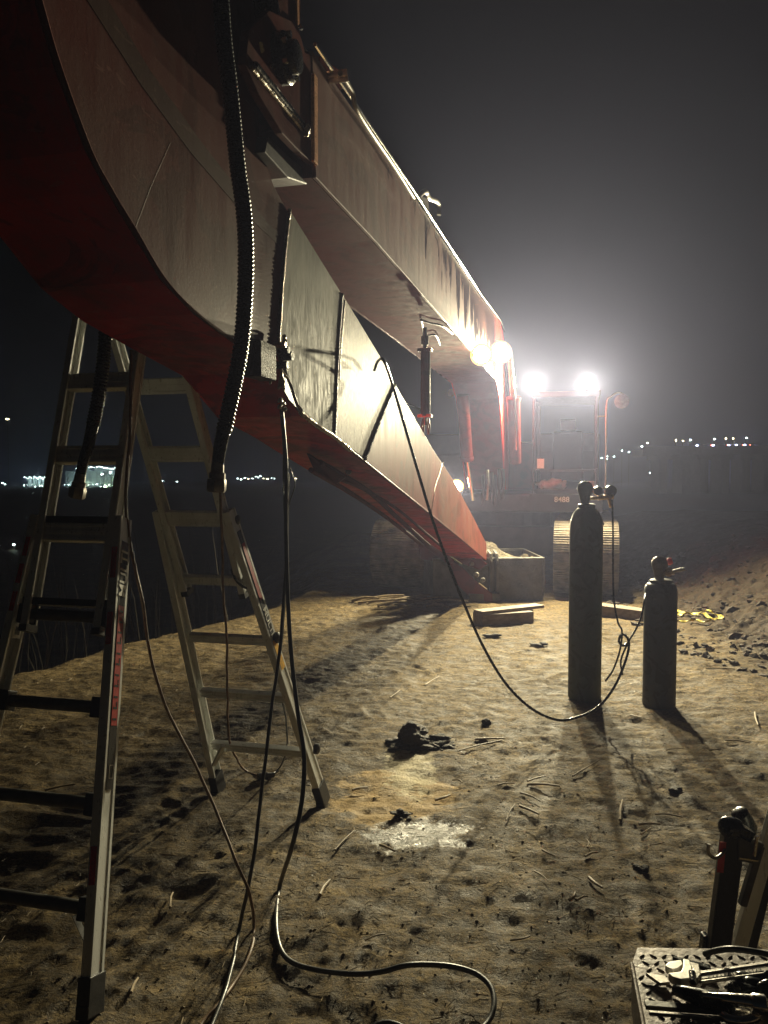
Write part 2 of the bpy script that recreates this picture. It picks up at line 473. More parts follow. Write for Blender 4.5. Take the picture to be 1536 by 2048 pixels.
# ------------------------------------------------------------------ ground: one sheet to the horizon
def hsh(ix, iy, s):
    h = (ix.astype(np.int64) * 374761393 + iy.astype(np.int64) * 668265263 + s * 974634777) & 0xffffffff
    h = ((h ^ (h >> 13)) * 1274126177) & 0xffffffff
    return ((h ^ (h >> 16)) & 0xffff) / 65535.0
def vn(x, y, s):
    ix, iy = np.floor(x), np.floor(y); fx, fy = x - ix, y - iy
    fx = fx * fx * (3 - 2 * fx); fy = fy * fy * (3 - 2 * fy)
    a, b = hsh(ix, iy, s), hsh(ix + 1, iy, s); c, d = hsh(ix, iy + 1, s), hsh(ix + 1, iy + 1, s)
    return (a + (b - a) * fx) * (1 - fy) + (c + (d - c) * fx) * fy - 0.5
def fb(x, y, s, o=4):
    t = 0; a = 1
    for i in range(o):
        t = t + vn(x * 2 ** i + 17.3 * i, y * 2 ** i - 9.1 * i, s + i) * a; a *= 0.52
    return t
def sstep(t):
    t = np.clip(t, 0, 1); return t * t * (3 - 2 * t)
def H(x, y):
    x = np.asarray(x, float); y = np.asarray(y, float)
    near = sstep((40 - np.hypot(x, y)) / 25)
    h = 0.034 * fb(x * 0.8, y * 0.8, 3, 3) + 0.024 * fb(x * 3.0, y * 4.2, 11, 3) + 0.016 * fb(x * 13, y * 17, 23, 4)
    # shallow ruts running up the yard
    h += 0.03 * sstep(1 - np.abs(x - (-1.9 + 0.12 * y)) / 0.35) * fb(x * 2, y * 9, 31, 2)
    # boot prints and pressed machine-track bars
    rp = random.Random(77)
    for k in range(34):
        Y0 = 2.0 + 5.5 * rp.random(); X0 = rp.uniform(-0.35, 0.42) * Y0; a = rp.uniform(-0.9, 0.9)
        u = (x - X0) * math.cos(a) + (y - Y0) * math.sin(a); w = -(x - X0) * math.sin(a) + (y - Y0) * math.cos(a)
        q_ = np.sqrt((u / 0.048) ** 2 + (w / 0.14) ** 2)
        h = h - 0.008 * sstep((1.1 - q_) / 0.5) + 0.004 * np.exp(-((q_ - 1.25) / 0.22) ** 2) + 0.003 * np.sin(w * 210) * sstep((1.0 - q_) / 0.2)
    for xc in (-1.55, 2.15):
        cx = xc + 0.05 * (y - 4); m_ = sstep(1 - np.abs(x - cx) / 0.30) * sstep((y - 2.2) / 1.0) * sstep((9.5 - y) / 1.5) * (0.35 + 0.65 * sstep(fb(x * 1.3, y * 1.3, 91, 2) * 3 + 0.4))
        h = h - m_ * (0.012 + 0.010 * sstep(np.sin(y * 36 + 3 * (x - cx)) * 1.5))
    h = h * near
    e = np.interp(y, [-10, 0, 6.1, 7.1, 9.85, 11, 40], [-6, -5.3, -3.05, -2.45, -1.10, -1.0, -1.0])
    d = e - x + 0.25 * fb(x * 1.1, y * 1.1, 51, 3)
    h -= 3.2 * sstep(d / 5.5) + 0.10 * sstep(d / 0.4) 
    # spoil bank on the right
    xm = np.interp(y, [-5, 3, 5, 7, 10, 16], [6.5, 4.6, 3.7, 3.1, 3.15, 3.6])
    xm = xm + 0.2
    t = sstep((x - xm) / 2.8)
    far = sstep((26 - y) / 8)
    h += far * (t * 0.80 + sstep((x - xm + 0.3) / 0.8) * (0.10 * np.abs(fb(x * 2.2, y * 2.2, 71, 4)) + 0.07 * fb(x * 8, y * 8, 77, 4)))
    h -= 3.2 * sstep((y - 22) / 12) * (1 - sstep(d / 5.5)) + 0 * x
    h -= 3.2 * sstep((x - 9) / 10) * (1 - sstep((y - 22) / 12)) * 0.6
    return h
def axis(a, b, n, lo, hi, m):
    core = np.linspace(a, b, n)
    k = np.linspace(0, 1, m + 1)[1:]
    return np.concatenate([(a - (a - lo) * k ** 3.2)[::-1], core, b + (hi - b) * k ** 3.2])
def make_ground():
    xs = axis(-3.4, 4.8, 620, -900, 900, 70)
    ycore = 0.9 + (np.linspace(0, 1, 760) ** 1.55) * 12.6
    k = np.linspace(0, 1, 91)[1:]
    ys = np.concatenate([[-300, -60, -12, -4, -1.5, 0, 0.5], ycore, 13.5 + 886 * k ** 3.0])
    X, Y = np.meshgrid(xs, ys)
    Z = H(X, Y)
    nx, ny = len(xs), len(ys)
    me = bpy.data.meshes.new('ground')
    me.vertices.add(nx * ny)
    me.vertices.foreach_set('co', np.stack([X, Y, Z], -1).ravel())
    i = np.arange(nx * ny).reshape(ny, nx)
    q = np.stack([i[:-1, :-1], i[:-1, 1:], i[1:, 1:], i[1:, :-1]], -1).reshape(-1, 4)
    me.loops.add(q.size); me.loops.foreach_set('vertex_index', q.ravel())
    me.polygons.add(len(q)); me.polygons.foreach_set('loop_start', np.arange(0, q.size, 4))
    me.update(calc_edges=True); me.shade_smooth()
    me.materials.append(MT['ground'])
    o = bpy.data.objects.new('ground', me); COL.objects.link(o)
    return structure(o)
make_ground()
def gz(x, y): return float(H(x, y))
def onground(px, py, lift=0.0):
    p = gp(px, py)
    for _ in range(4):
        p = gp(px, py, gz(p.x, p.y) + lift)
    return p

# ------------------------------------------------------------------ excavator
EX = empty('excavator', (2.05, 12.8, 0))
tag(EX, 'red excavator, work lamps lit, its arm folded back under a long level boom', 'excavator')
def EB(mb, name, mat, parent=None, **k):
    """build in world coordinates, hang on the excavator or on one of its parts"""
    o = mb.build(name, mat, None, **k)
    par = parent or EX
    o.parent = par
    o.matrix_parent_inverse = Matrix.Translation(-EX.location)
    if parent is not None: o.matrix_parent_inverse = Matrix.Identity(4)
    return o
C = Vector((2.05, 12.8, 0))
def ml(u, v, z): return C + UU * u + VV * v + Vector((0, 0, z))
Z3 = Vector((0, 0, 1))

# tracks
def track(u):
    mb = MB()
    R = 0.46; Lh = 2.5; w = 0.42; zc = 0.50
    # path of the belt in (v, z)
    path = []
    n = 14
    for i in range(n + 1):
        a = math.pi / 2 - math.pi * i / n
        path.append((Lh - R + R * math.cos(a), zc + R * math.sin(a)))
    for i in range(1, 15): path.append((Lh - R - (2 * Lh - 2 * R) * i / 15, zc - R))
    for i in range(n + 1):
        a = -math.pi / 2 - math.pi * i / n
        path.append((-Lh + R + R * math.cos(a), zc + R * math.sin(a)))
    for i in range(1, 15): path.append((-Lh + R + (2 * Lh - 2 * R) * i / 15, zc + R))
    P = [ml(u, v, z) for v, z in path]
    m = len(P)
    for i in range(m):
        a, b = P[i], P[(i + 1) % m]
        d = (b - a); Ls = d.length; d = d.normalized()
        nrm = UU.cross(d).normalized()
        mid = (a + b) / 2
        outw = mid - ml(u, max(-Lh + R, min(Lh - R, (mid - C).dot(VV))), zc)
        if nrm.dot(outw) < 0: nrm = -nrm
        mb.box(mid, (UU, d, nrm), (w, Ls / 2 * 0.96, 0.012))
        for s in (-0.33, 0.0, 0.33):
            mb.box(mid + d * Ls * s + nrm * 0.022, (UU, d, nrm), (w, 0.006, 0.014))
    t = EB(mb, 'track', MT['track'])
    for v in (Lh - R, -Lh + R):
        wb = MB(); wb.lathe(ml(u, v, zc) - UU * 0.12, [(0.10, 0), (0.38, 0.0), (0.41, 0.04), (0.41, 0.20), (0.38, 0.24), (0.10, 0.24)], 28, UU)
        EB(wb, 'idler_wheel', MT['body'], t, smooth=True)
    fb_ = MB(); fb_.box(ml(u, 0, 0.5), (UU, VV, Z3), (0.2, 1.75, 0.2)); EB(fb_, 'track_frame', MT['body'], t, bevel=0.02)
    rb = MB()
    for k in range(7): rb.cyl(ml(u - 0.18, -1.3 + k * 0.43, 0.2), ml(u + 0.18, -1.3 + k * 0.43, 0.2), 0.11)
    EB(rb, 'track_roller', MT['body'], t, smooth=True)
    return t
track(1.26); track(-1.26)
mb = MB(); mb.box(ml(0, 0, 0.62), (UU, VV, Z3), (0.9, 0.9, 0.22)); mb.lathe(ml(0, 0, 0.8), [(0.75, 0), (0.75, 0.26), (0.6, 0.3)], 32)
EB(mb, 'undercarriage_frame', MT['body'], bevel=0.02)
# upper body
mb = MB()
mb.box(ml(0, -0.75, 1.22), (UU, VV, Z3), (1.5, 2.05, 0.14))
mb.box(ml(-0.98, 0.35, 1.66), (UU, VV, Z3), (0.5, 0.95, 0.30))
mb.box(ml(-0.98, -1.3, 1.86), (UU, VV, Z3), (0.5, 0.88, 0.50))
mb.box(ml(0.98, -1.45, 1.86), (UU, VV, Z3), (0.5, 0.75, 0.50))
EB(mb, 'body', MT['body'], bevel=0.03)
mb = MB(); mb.prism([ml(-1.48, -2.25, 1.2), ml(1.48, -2.25, 1.2), ml(1.48, -2.6, 1.2), ml(0.9, -3.0, 1.2), ml(-0.9, -3.0, 1.2), ml(-1.48, -2.6, 1.2)], (0, 0, 1.1))
EB(mb, 'counterweight', MT['red'], bevel=0.06)
mb = MB()
for p, q in (((-1.46, 1.48, 1.96), (-1.46, 1.48, 2.75)), ((-0.52, 1.48, 1.96), (-0.52, 1.48, 2.45)), ((-1.46, 1.48, 2.75), (-1.46, -0.2, 2.75)), ((-1.46, -0.2, 2.75), (-1.46, -0.2, 1.96))):
    mb.tube([ml(*p), ml(*q)], 0.018, 10)
EB(mb, 'handrail', MT['body'], smooth=True)
# front cross plate of the deck under the cab, bearing the machine number
mb = MB(); mb.box(ml(0.98, 1.40, 1.235), (UU, VV, Z3), (0.49, 0.4, 0.12)); EB(mb, 'cab_floor', MT['body'], bevel=0.015)
mb = MB(); mb.box(ml(0.98, 1.86, 1.25), (UU, VV, Z3), (0.5, 0.012, 0.12)); EB(mb, 'front_step', MT['cabpaint'], bevel=0.004)

# cab: pillars, roof, glass, seat
cu0, cu1, cv0, cv1 = 0.50, 1.42, 0.10, 1.60
mb = MB()
T = 0.022
for (u, v) in ((cu0 + T, cv1 - T), (cu1 - T, cv1 - T), (cu0 + T, cv0 + T), (cu1 - T, cv0 + T), (cu1 - T, 0.9), (cu0 + T, 0.9)):
    mb.box(ml(u, v, 2.06), (UU, VV, Z3), (T, T, 0.70))
mb.box(ml((cu0 + cu1) / 2, (cv0 + cv1) / 2, 2.79), (UU, VV, Z3), ((cu1 - cu0) / 2 + 0.02, (cv1 - cv0) / 2 + 0.01, 0.04))
mb.box(ml((cu0 + cu1) / 2, cv1 - T, 1.40), (UU, VV, Z3), ((cu1 - cu0) / 2 - 2 * T, T * 0.8, 0.035))
mb.box(ml((cu0 + cu1) / 2, cv1 - T, 1.70), (UU, VV, Z3), ((cu1 - cu0) / 2 - 2 * T, T * 0.5, 0.012))
mb.box(ml((cu0 + cu1) / 2, cv0 + T, 1.70), (UU, VV, Z3), ((cu1 - cu0) / 2 - 2 * T, T * 0.8, 0.33))
for u in (cu0 + T, cu1 - T): mb.box(ml(u, 0.92, 1.55), (UU, VV, Z3), (T * 0.7, 0.72, 0.18))
CAB = EB(mb, 'cab', MT['cabpaint'], bevel=0.01)
mb = MB()
mb.box(ml((cu0 + cu1) / 2, cv1 - T, 2.24), (UU, VV, Z3), ((cu1 - cu0) / 2 - 2 * T, 0.003, 0.51))
EB(mb, 'windscreen', MT['glass'], CAB)
for u in (cu0 + T, cu1 - T):
    mb = MB(); mb.box(ml(u, 1.3, 2.24), (UU, VV, Z3), (0.003, 0.38, 0.5)); EB(mb, 'side_window', MT['glass'], CAB)
mb = MB()
mb.box(ml(0.98, 0.75, 1.62), (UU, VV, Z3), (0.25, 0.25, 0.08)); mb.box(ml(0.98, 0.46, 1.98), (UU, VV, Z3), (0.23, 0.06, 0.34)); mb.box(ml(0.98, 0.46, 2.42), (UU, VV, Z3), (0.13, 0.05, 0.09))
EB(mb, 'seat', MT['black'], CAB, bevel=0.03, smooth=True)
for i, (u, z, r) in enumerate(((0.64, 1.50, 0.07), (0.80, 1.50, 0.10), (0.90, 1.49, 0.07), (1.32, 1.49, 0.07), (1.22, 1.47, 0.05))):
    mb = MB(); mb.blob(ml(u, cv1 - 0.16, z), r, 40 + i, 3, 0.5, (1.2, 0.7, 0.85))
    EB(mb, 'cloth', MT['bag'], CAB, smooth=True, auto=False)
text('machine_number', '8488', 0.105, MT['label_white'], ml(0.93, 1.876, 1.29), UU, Z3, None, 0.002)
o = bpy.data.objects['machine_number']; o.parent = EX; o.matrix_parent_inverse = Matrix.Translation(-EX.location)
# sticker on the cab's inner pillar
mb = MB(); mb.box(ml(0.62, 1.604, 1.80), (UU, VV, Z3), (0.05, 0.002, 0.07)); EB(mb, 'notice_sticker', MT['label_white'], CAB)
# grab rail with round mirror
a = ml(1.52, 1.75, 1.35)
mb = MB(); mb.tube(crom([a, a + Z3 * 0.6, a + Z3 * 1.25, a + Z3 * 1.37 + UU * 0.06, a + Z3 * 1.42 + UU * 0.16, a + Z3 * 1.36 + UU * 0.26], 8), 0.014, 10)
mb.bar(a + Z3 * 0.1, a + Z3 * 0.1 - UU * 0.12, 0.02, 0.02); mb.bar(a + Z3 * 1.1, a + Z3 * 1.1 - UU * 0.12, 0.02, 0.02)
gr = EB(mb, 'grab_rail', MT['steel'], smooth=True)
mb = MB(); mb.lathe(a + Z3 * 1.30 + UU * 0.20 , [(0.02, -0.03), (0.085, -0.02), (0.10, 0.0), (0.10, 0.012), (0.09, 0.016)], 28, VV)
EB(mb, 'mirror', MT['steel'], gr, smooth=True)

# work lamps: housing, lens and the light it gives
def work_lamp(p, aim, post_to=None, r=0.075, power=LAMP_W, spread=150):
    p = Vector(p); aim = Vector(aim).normalized()
    mb = MB(); mb.lathe(p - aim * 0.075, [(0.03, 0), (r * 0.75, 0.012), (r * 1.12, 0.05), (r * 1.12, 0.078), (r * 1.02, 0.08), (r * 1.0, 0.07)], 28, aim)
    if post_to is not None: mb.tube([p - aim * 0.04, Vector(post_to)], 0.014, 10)
    h = EB(mb, 'work_lamp', MT['black'], smooth=True)
    mb = MB(); mb.lathe(p - aim * 0.004, [(r * 0.98, 0), (r * 0.9, 0.006), (r * 0.5, 0.012), (0.004, 0.014)], 28, aim)
    EB(mb, 'lens', MT['lens'], h, smooth=True)
    mb = MB(); mb.lathe(p - aim * 0.002, [(r * 1.0, 0), (r * 1.0, 0.004), (r * 1.26, 0.012), (r * 1.30, 0.0)], 36, aim, caps=False)
    EB(mb, 'glare_ring', MT['ring'], h, smooth=True)  # glowing rim added to imitate the glare around the lens
    li = bpy.data.lights.new('lamp_light', 'SPOT'); li.energy = power; li.color = LAMP_COL
    li.spot_size = math.radians(spread); li.spot_blend = 1.0; li.shadow_soft_size = 0.045
    lo = bpy.data.objects.new('lamp_light', li); COL.objects.link(lo)
    lo.matrix_world = Matrix.Translation(p + aim * 0.05) @ aim.to_track_quat('-Z', 'Y').to_matrix().to_4x4()
    lo.parent = h; 
    return h
for px_, py_, dn_ in ((1068, 768, -0.08), (1175, 765, -0.32)):
    # stand each lamp on a stalk at the front edge of the cab roof
    Yl = 10.9
    for _ in range(6):
        p_ = at(px_, py_, Yl); Yl -= (1.80 - (p_ - C).dot(VV)) * 0.97
    p_ = at(px_, py_, Yl)
    work_lamp(p_, VV + Z3 * dn_, p_ - Z3 * 0.12 - VV * 0.21, spread=176)
bl = pl(1001, 705, 0.24)
work_lamp(bl, VV + Z3 * -0.15, bl - UU * 0.12, r=0.10, power=LAMP_W * 0.36)
reflection_pos = pl(963, 709, 0.20)
work_lamp(reflection_pos, VV + Z3 * -0.1, reflection_pos - UU * 0.09, r=0.085, power=LAMP_W * 0.03)  # weak lamp added in place of the boom lamp's reflection in the side plate
work_lamp(at(914, 972, 11.0), VV * 1 - UU * 0.10 + Z3 * -0.30, at(914, 972, 11.0) - Z3 * 0.14, r=0.075, power=LAMP_W * 0.34, spread=116)
# small bracket under the side lamp
mb = MB(); q = at(914, 985, 11.02); mb.box(q - Z3 * 0.1 - VV * 0.04, (UU, VV, Z3), (0.05, 0.12, 0.09)); EB(mb, 'lamp_bracket', MT['body'], bevel=0.005)

# ---- boom
BO = 0.10; BW = 0.60                                   # right face offset, width
def bp(px, py): return pl(px, py, BO)
def byz(Y, z): return plz(Y, z, BO)
boom_poly = [byz(3.24, 2.84), byz(4.2, 2.86), byz(7.0, 2.86), byz(10.05, 2.84), byz(10.45, 2.66), byz(10.72, 2.3), byz(11.35, 1.42),
             byz(11.75, 1.42), byz(11.85, 2.0), byz(11.5, 3.0), byz(11.0, 3.55), byz(10.4, 3.68), byz(8.35, 3.55), byz(5.07, 3.43), byz(3.2, 3.33)]
mb = MB(); mb.prism([p - UU * 0.02 for p in boom_poly], -UU * (BW - 0.04))
BOOM = EB(mb, 'boom', MT['boom_paint'])
mb = MB(); mb.prism(boom_poly, -UU * 0.018); EB(mb, 'side_plate', MT['boom_side'], BOOM, bevel=0.003)
mb = MB(); mb.prism([p - UU * (BW - 0.018) for p in boom_poly], -UU * 0.018); EB(mb, 'side_plate', MT['boom_side'], BOOM, bevel=0.003)
# upright end bar where nose plate meets the box
mb = MB(); a, b = bp(625, 150), bp(627, 328); mb.box((a + b) / 2 + UU * 0.006, (UU, VV, Z3), (0.008, 0.024, (a - b).length / 2)); EB(mb, 'end_bar', MT['bright_edge'], BOOM, bevel=0.004)
# nose (fork) plates
nose = [(640, 112), (634, 332), (604, 306), (566, 266), (520, 190), (492, 128), (500, 60), (540, 20), (596, 46), (612, 105)]
NP = [bp(*q) for q in nose]
mb = MB(); mb.prism([p - UU * 0.003 for p in NP], -UU * 0.03); EB(mb, 'nose_plate', MT['arm_dusty'], BOOM, bevel=0.003)
mb = MB(); mb.prism([p - UU * (BW - 0.05) for p in NP], -UU * 0.03); EB(mb, 'nose_plate', MT['arm_paint'], BOOM, bevel=0.003)
# lower nose gusset, a dark sloping plate between fork and underside
mb = MB(); G_ = [bp(634, 333), bp(642, 366), bp(604, 352), bp(560, 300), bp(566, 268), bp(604, 308)]
mb.prism([p - UU * 0.06 for p in G_], -UU * 0.46); EB(mb, 'nose_gusset', MT['body'], BOOM, bevel=0.004)
# welded seam and its ragged end
def bead(P, r, name, mat, parent, seed=1, step=0.008, n=8):
    rnd = random.Random(seed); Q = resample(crom(P, 10), step)
    mb = MB(); mb.tube(Q, r, n, rf=lambda t, i: r * (0.75 + 0.35 * (i % 2) + rnd.uniform(-0.15, 0.15)))
    return EB(mb, name, mat, parent, smooth=True, auto=False)
def bpo(px, py, o=0.002): return pl(px, py, BO + o)
rnd = random.Random(8)
pp = [bpo(502 + t * 106, 134 + t * 128, 0.0) for t in np.linspace(0, 1, 12)]
bead(pp, 0.011, 'weld_bead', MT['weld'], BOOM, 3, 0.010)
pp = [bpo(510 + t * 100, 130 + t * 126, 0.004) for t in np.linspace(0, 1, 12)]
mb = MB(); mb.tube(pp, 0.013, 10); EB(mb, 'lifting_pipe', MT['hose'], BOOM, smooth=True)
mb = MB(); mb.blob(bpo(611, 263, 0.01), 0.022, 7, 3, 0.4, (0.8, 1, 1.0)); EB(mb, 'weld_lump', MT['weld'], BOOM, smooth=True, auto=False)
# pivot pin with retaining bolts
pc = bpo(560, 118, -0.003)
mb = MB(); mb.lathe(pc, [(0.088, 0), (0.088, 0.03), (0.080, 0.04), (0.06, 0.045), (0.055, 0.07), (0.02, 0.075)], 32, UU); PIN = EB(mb, 'pivot_pin', MT['hose'], BOOM, smooth=True)
for a in range(7):
    w = a / 7 * 6.283 + 0.3
    q = pc + (VV * math.cos(w) + Z3 * math.sin(w)) * 0.072 + UU * 0.036
    mb = MB(); mb.cyl(q, q + UU * 0.018, 0.012, 6); EB(mb, 'bolt', MT['chrome'], PIN)
# pipes and flanges along the top right edge
for k, (du, dz, r) in enumerate(((0.012, 0.012, 0.009), (-0.04, 0.022, 0.010), (-0.085, 0.026, 0.012), (-0.14, 0.03, 0.014))):
    P = [byz(3.20, 3.34) + Z3 * (dz - 0.02 * k), byz(5.07, 3.435) + Z3 * dz, byz(8.35, 3.555) + Z3 * dz, byz(10.4, 3.685) + Z3 * dz, byz(10.9, 3.63) + Z3 * dz]
    mb = MB(); mb.tube([p + UU * du for p in resample(P, 0.25) + [P[-1]]], r, 8); EB(mb, 'boom_pipe', MT['steel'] if k else MT['chrome'], BOOM, smooth=True)
# red lug plate and long pipe standing off the top
mb = MB(); T_ = [pl(640, 112, BO - .05), pl(688, 146, BO - .05), pl(690, 172, BO - .05), pl(664, 196, BO - .05), pl(638, 150, BO - .05)]
mb.prism(T_, -UU * 0.03); EB(mb, 'pipe_lug', MT['red'], BOOM, bevel=0.003)
pipe = [pl(x, y, BO + 0.06) for x, y in ((680, 146), (690, 160), (706, 188), (711, 214), (740, 262), (790, 335), (828, 396))]
mb = MB(); mb.tube(resample(crom(pipe, 6), 0.02), 0.0115, 10); EB(mb, 'return_pipe', MT['steel'], BOOM, smooth=True)
mb = MB()
for q in ((682, 146), (684, 158)): mb.cyl(pl(*q, BO + 0.06) - UU * 0.09, pl(*q, BO + 0.06) + UU * 0.03, 0.014, 8)
EB(mb, 'pipe_coupling', MT['chrome'], BOOM, smooth=True)
mb = MB(); mb.tube(crom([pl(832, 402, -0.05), pl(842, 388, -0.05), pl(852, 384, -0.05), pl(858, 396, -0.05), pl(872, 402, -0.05), pl(878, 412, -0.05), pl(878, 430, -0.05)], 6), 0.02, 8)
mb.prism([pl(842, 392, -0.04), pl(856, 398, -0.04), pl(862, 450, -0.04), pl(850, 434, -0.04)], -UU * 0.10)
EB(mb, 'hose_bracket', MT['steel'], BOOM, smooth=True)
for q in ((905, 520), (913, 533), (986, 640), (992, 652)):
    mb = MB(); mb.cyl(bp(*q) - UU * 0.08, bp(*q) - UU * 0.08 + Z3 * 0.05, 0.02, 8); EB(mb, 'grease_fitting', MT['chrome'], BOOM, smooth=True)
# wires under the boom and the rod that hangs from it
def uz(px, py, z=2.835):
    d = ray(px, py); return Vector((0, 0, CAM_Z)) + d * ((z - CAM_Z) / d.z)
for P in ([(842, 640), (860, 646), (885, 652), (905, 668)], [(842, 640), (846, 660), (850, 672), (870, 670), (880, 690)]):
    mb = MB(); mb.tube(crom([uz(*q) for q in P], 6), 0.008, 6); EB(mb, 'boom_wire', MT['cord_black'], BOOM, smooth=True)
hy = 6.05
def hp(px, py): return at(px, py, hy)
mb = MB(); mb.tube([hp(850, 700), hp(850, 832)], 0.034, 16); ROD = EB(mb, 'stay_cylinder', MT['boom_paint'], smooth=True)
mb = MB(); mb.tube([hp(850, 655), hp(850, 700)], 0.016, 12); mb.tube([hp(850, 832), hp(850, 850)], 0.016, 10); mb.tube([hp(859, 700), hp(859, 832)], 0.006, 8)
for q in ((850, 700), (850, 832)): mb.box(hp(*q), (UU, VV, Z3), (0.055, 0.03, 0.012))
EB(mb, 'rod', MT['chrome'], ROD, smooth=True)
for x in (846, 857):
    mb = MB(); mb.tube(crom([hp(x, 838), hp(x - 2, 852), hp(x, 868), hp(x + 2, 852), hp(x, 838)], 5), 0.007, 8); EB(mb, 'shackle', MT['steel'], ROD, smooth=True)
for x in (845, 855):
    mb = MB(); mb.tube([hp(x, 690), hp(x, 672)], 0.011, 8); EB(mb, 'clevis_pin', MT['steel'], ROD, smooth=True)

# boom cylinders either side of the boom foot
def boom_cyl(p0, p1, p2, r1, r2):
    mb = MB(); mb.tube([p0, p1], r1, 20); mb.tube([p1 + (p0 - p1).normalized() * 0.05, p1], r1 * 1.12, 20); o = EB(mb, 'boom_cylinder', MT['red'], smooth=True)
    mb = MB(); mb.tube([p1, p2], r2, 16); EB(mb, 'cylinder_rod', MT['chrome'], o, smooth=True)
boom_cyl(at(1030, 925, 10.7), at(1027, 795, 10.35), at(1019, 700, 10.1), 0.085, 0.035)
boom_cyl(at(925, 790, 10.4), at(934, 920, 10.7), at(946, 1000, 10.9), 0.085, 0.03)
mb = MB(); mb.tube([at(1022, 715, 10.1), at(1030, 800, 10.2), at(1033, 900, 10.4)], 0.010, 8); EB(mb, 'cylinder_pipe', MT['chrome'], smooth=True)
mb = MB(); mb.lathe(at(903, 786, 10.6), [(0.04, 0), (0.055, 0.02), (0.05, 0.04)], 20, VV); EB(mb, 'pin_cap', MT['brass'], smooth=True)
# hoses at the boom foot
for x, y0 in ((975, 940), (984, 945), (998, 938), (1006, 938), (966, 950), (990, 950)):
    mb = MB(); mb.tube(crom([at(x, y0, 10.75), at(x + 1, y0 + 30, 10.7), at(x - 1, y0 + 60, 10.75)], 6), 0.022, 10); EB(mb, 'foot_hose', MT['steel'] if x % 2 else MT['cord_black'], smooth=True)

# ---- arm
AW = 0.42
arm_px_low = [(80, 0), (118, 130), (180, 300), (222, 380), (270, 460), (330, 560), (395, 628), (470, 684), (555, 745), (610, 832), (668, 873), (700, 900), (850, 1020), (921, 1077), (973, 1121)]
arm_px_top = [(973, 1087), (947, 1035), (908, 962), (867, 900), (790, 768), (765, 722), (683, 585), (640, 515), (578, 418), (548, 372), (522, 300), (512, 210), (560, 130), (600, 95), (601, 0)]
head = [plz(3.36, 4.15), plz(2.9, 4.45), plz(2.2, 4.3), plz(1.78, 3.8), plz(1.63, 3.2)]
arm_poly = [pl(*q) for q in arm_px_low] + [pl(*q) for q in arm_px_top] + head
mb = MB(); mb.prism([p - UU * 0.016 for p in arm_poly], -UU * (AW - 0.032)); ARM = EB(mb, 'arm', MT['arm_paint'])
mb = MB(); mb.prism([p - UU * (AW - 0.016) for p in arm_poly], -UU * 0.016); EB(mb, 'side_plate', MT['arm_paint'], ARM, bevel=0.003)
nearp = [pl(*q) for q in arm_px_low[:8]] + [pl(*q) for q in ((555, 700), (556, 660), (566, 520), (576, 424))] + [pl(*q) for q in arm_px_top[9:]] + head
mb = MB(); mb.prism(nearp, -UU * 0.014); EB(mb, 'side_plate', MT['arm_dusty'], ARM, bevel=0.003)
def ap(px, py, o=0.0): return pl(px, py, o)
greyp = [ap(580, 420, .004), ap(683, 587, .004), ap(668, 872, .004), ap(612, 832, .004), ap(590, 795, .004), ap(560, 702, .004), ap(560, 660, .004), ap(570, 520, .004)]
mb = MB(); mb.prism(greyp, -UU * 0.018); EB(mb, 'repair_plate', MT['bare'], ARM, bevel=0.002)
scr = [ap(686, 590), ap(764, 719), ap(788, 766), ap(729, 917), ap(671, 873)]
mb = MB(); mb.prism(scr, -UU * 0.014); EB(mb, 'repair_plate', MT['ground_steel'], ARM, bevel=0.002)
farp = [ap(791, 769, .003), ap(867, 900, .003), ap(908, 962, .003), ap(947, 1035, .003), ap(973, 1087, .003), ap(973, 1121, .003), ap(921, 1077, .003), ap(850, 1020, .003), ap(732, 921, .003)]
mb = MB(); mb.prism(farp, -UU * 0.017); EB(mb, 'side_plate', MT['arm_far'], ARM, bevel=0.002)
bead([ap(579, 418, .006), ap(568, 520, .006), ap(559, 650, .006), ap(556, 700, .006)], 0.0085, 'weld_bead', MT['weld'], ARM, 5)
bead([ap(684, 587, .004), ap(676, 700, .004), ap(669, 872, .004)], 0.0085, 'weld_bead', MT['weld_dark'], ARM, 6)
bead([ap(689, 600, .004), ap(681, 700, .004), ap(678, 760, .004)], 0.006, 'weld_bead', MT['weld'], ARM, 7)
bead([ap(790, 768, .004), ap(760, 840, .004), ap(730, 918, .004)], 0.010, 'weld_bead', MT['weld_dark'], ARM, 9)
bead([ap(*q, 0.002) for q in ((600, 824), (640, 855), (668, 873), (700, 900))], 0.011, 'weld_bead', MT['weld'], ARM, 11)
mb = MB(); mb.tube([ap(*q, 0.0) for q in ((700, 900), (850, 1020), (921, 1077))], 0.008, 8); EB(mb, 'edge_weld', MT['arm_far'], ARM, smooth=True)
mb = MB(); mb.tube(crom([ap(*q, -0.004) for q in arm_px_low[:8]], 6), 0.006, 8); EB(mb, 'edge_weld', MT['arm_dusty'], ARM, smooth=True)
# thin dark strip painting a cast shadow band across the near side plate
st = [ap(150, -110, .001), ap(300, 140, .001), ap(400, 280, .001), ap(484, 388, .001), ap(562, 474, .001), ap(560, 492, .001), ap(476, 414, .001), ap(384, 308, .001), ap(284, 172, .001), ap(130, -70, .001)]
mb = MB(); mb.prism(st, -UU * 0.0015); EB(mb, 'shadow_stripe', MT['shadow_band'], ARM)
mb = MB(); mb.tube([ap(340, 285, -0.0018), ap(300, 375, -0.0018), ap(268, 460, -0.0018)], 0.0022, 8); EB(mb, 'bend_line', MT['arm_dusty'], ARM, smooth=True)
mb = MB(); mb.tube([ap(886, 925, .003), ap(870, 975, .003), ap(862, 1028, .003)], 0.003, 6); EB(mb, 'bend_line', MT['weld'], ARM, smooth=True)
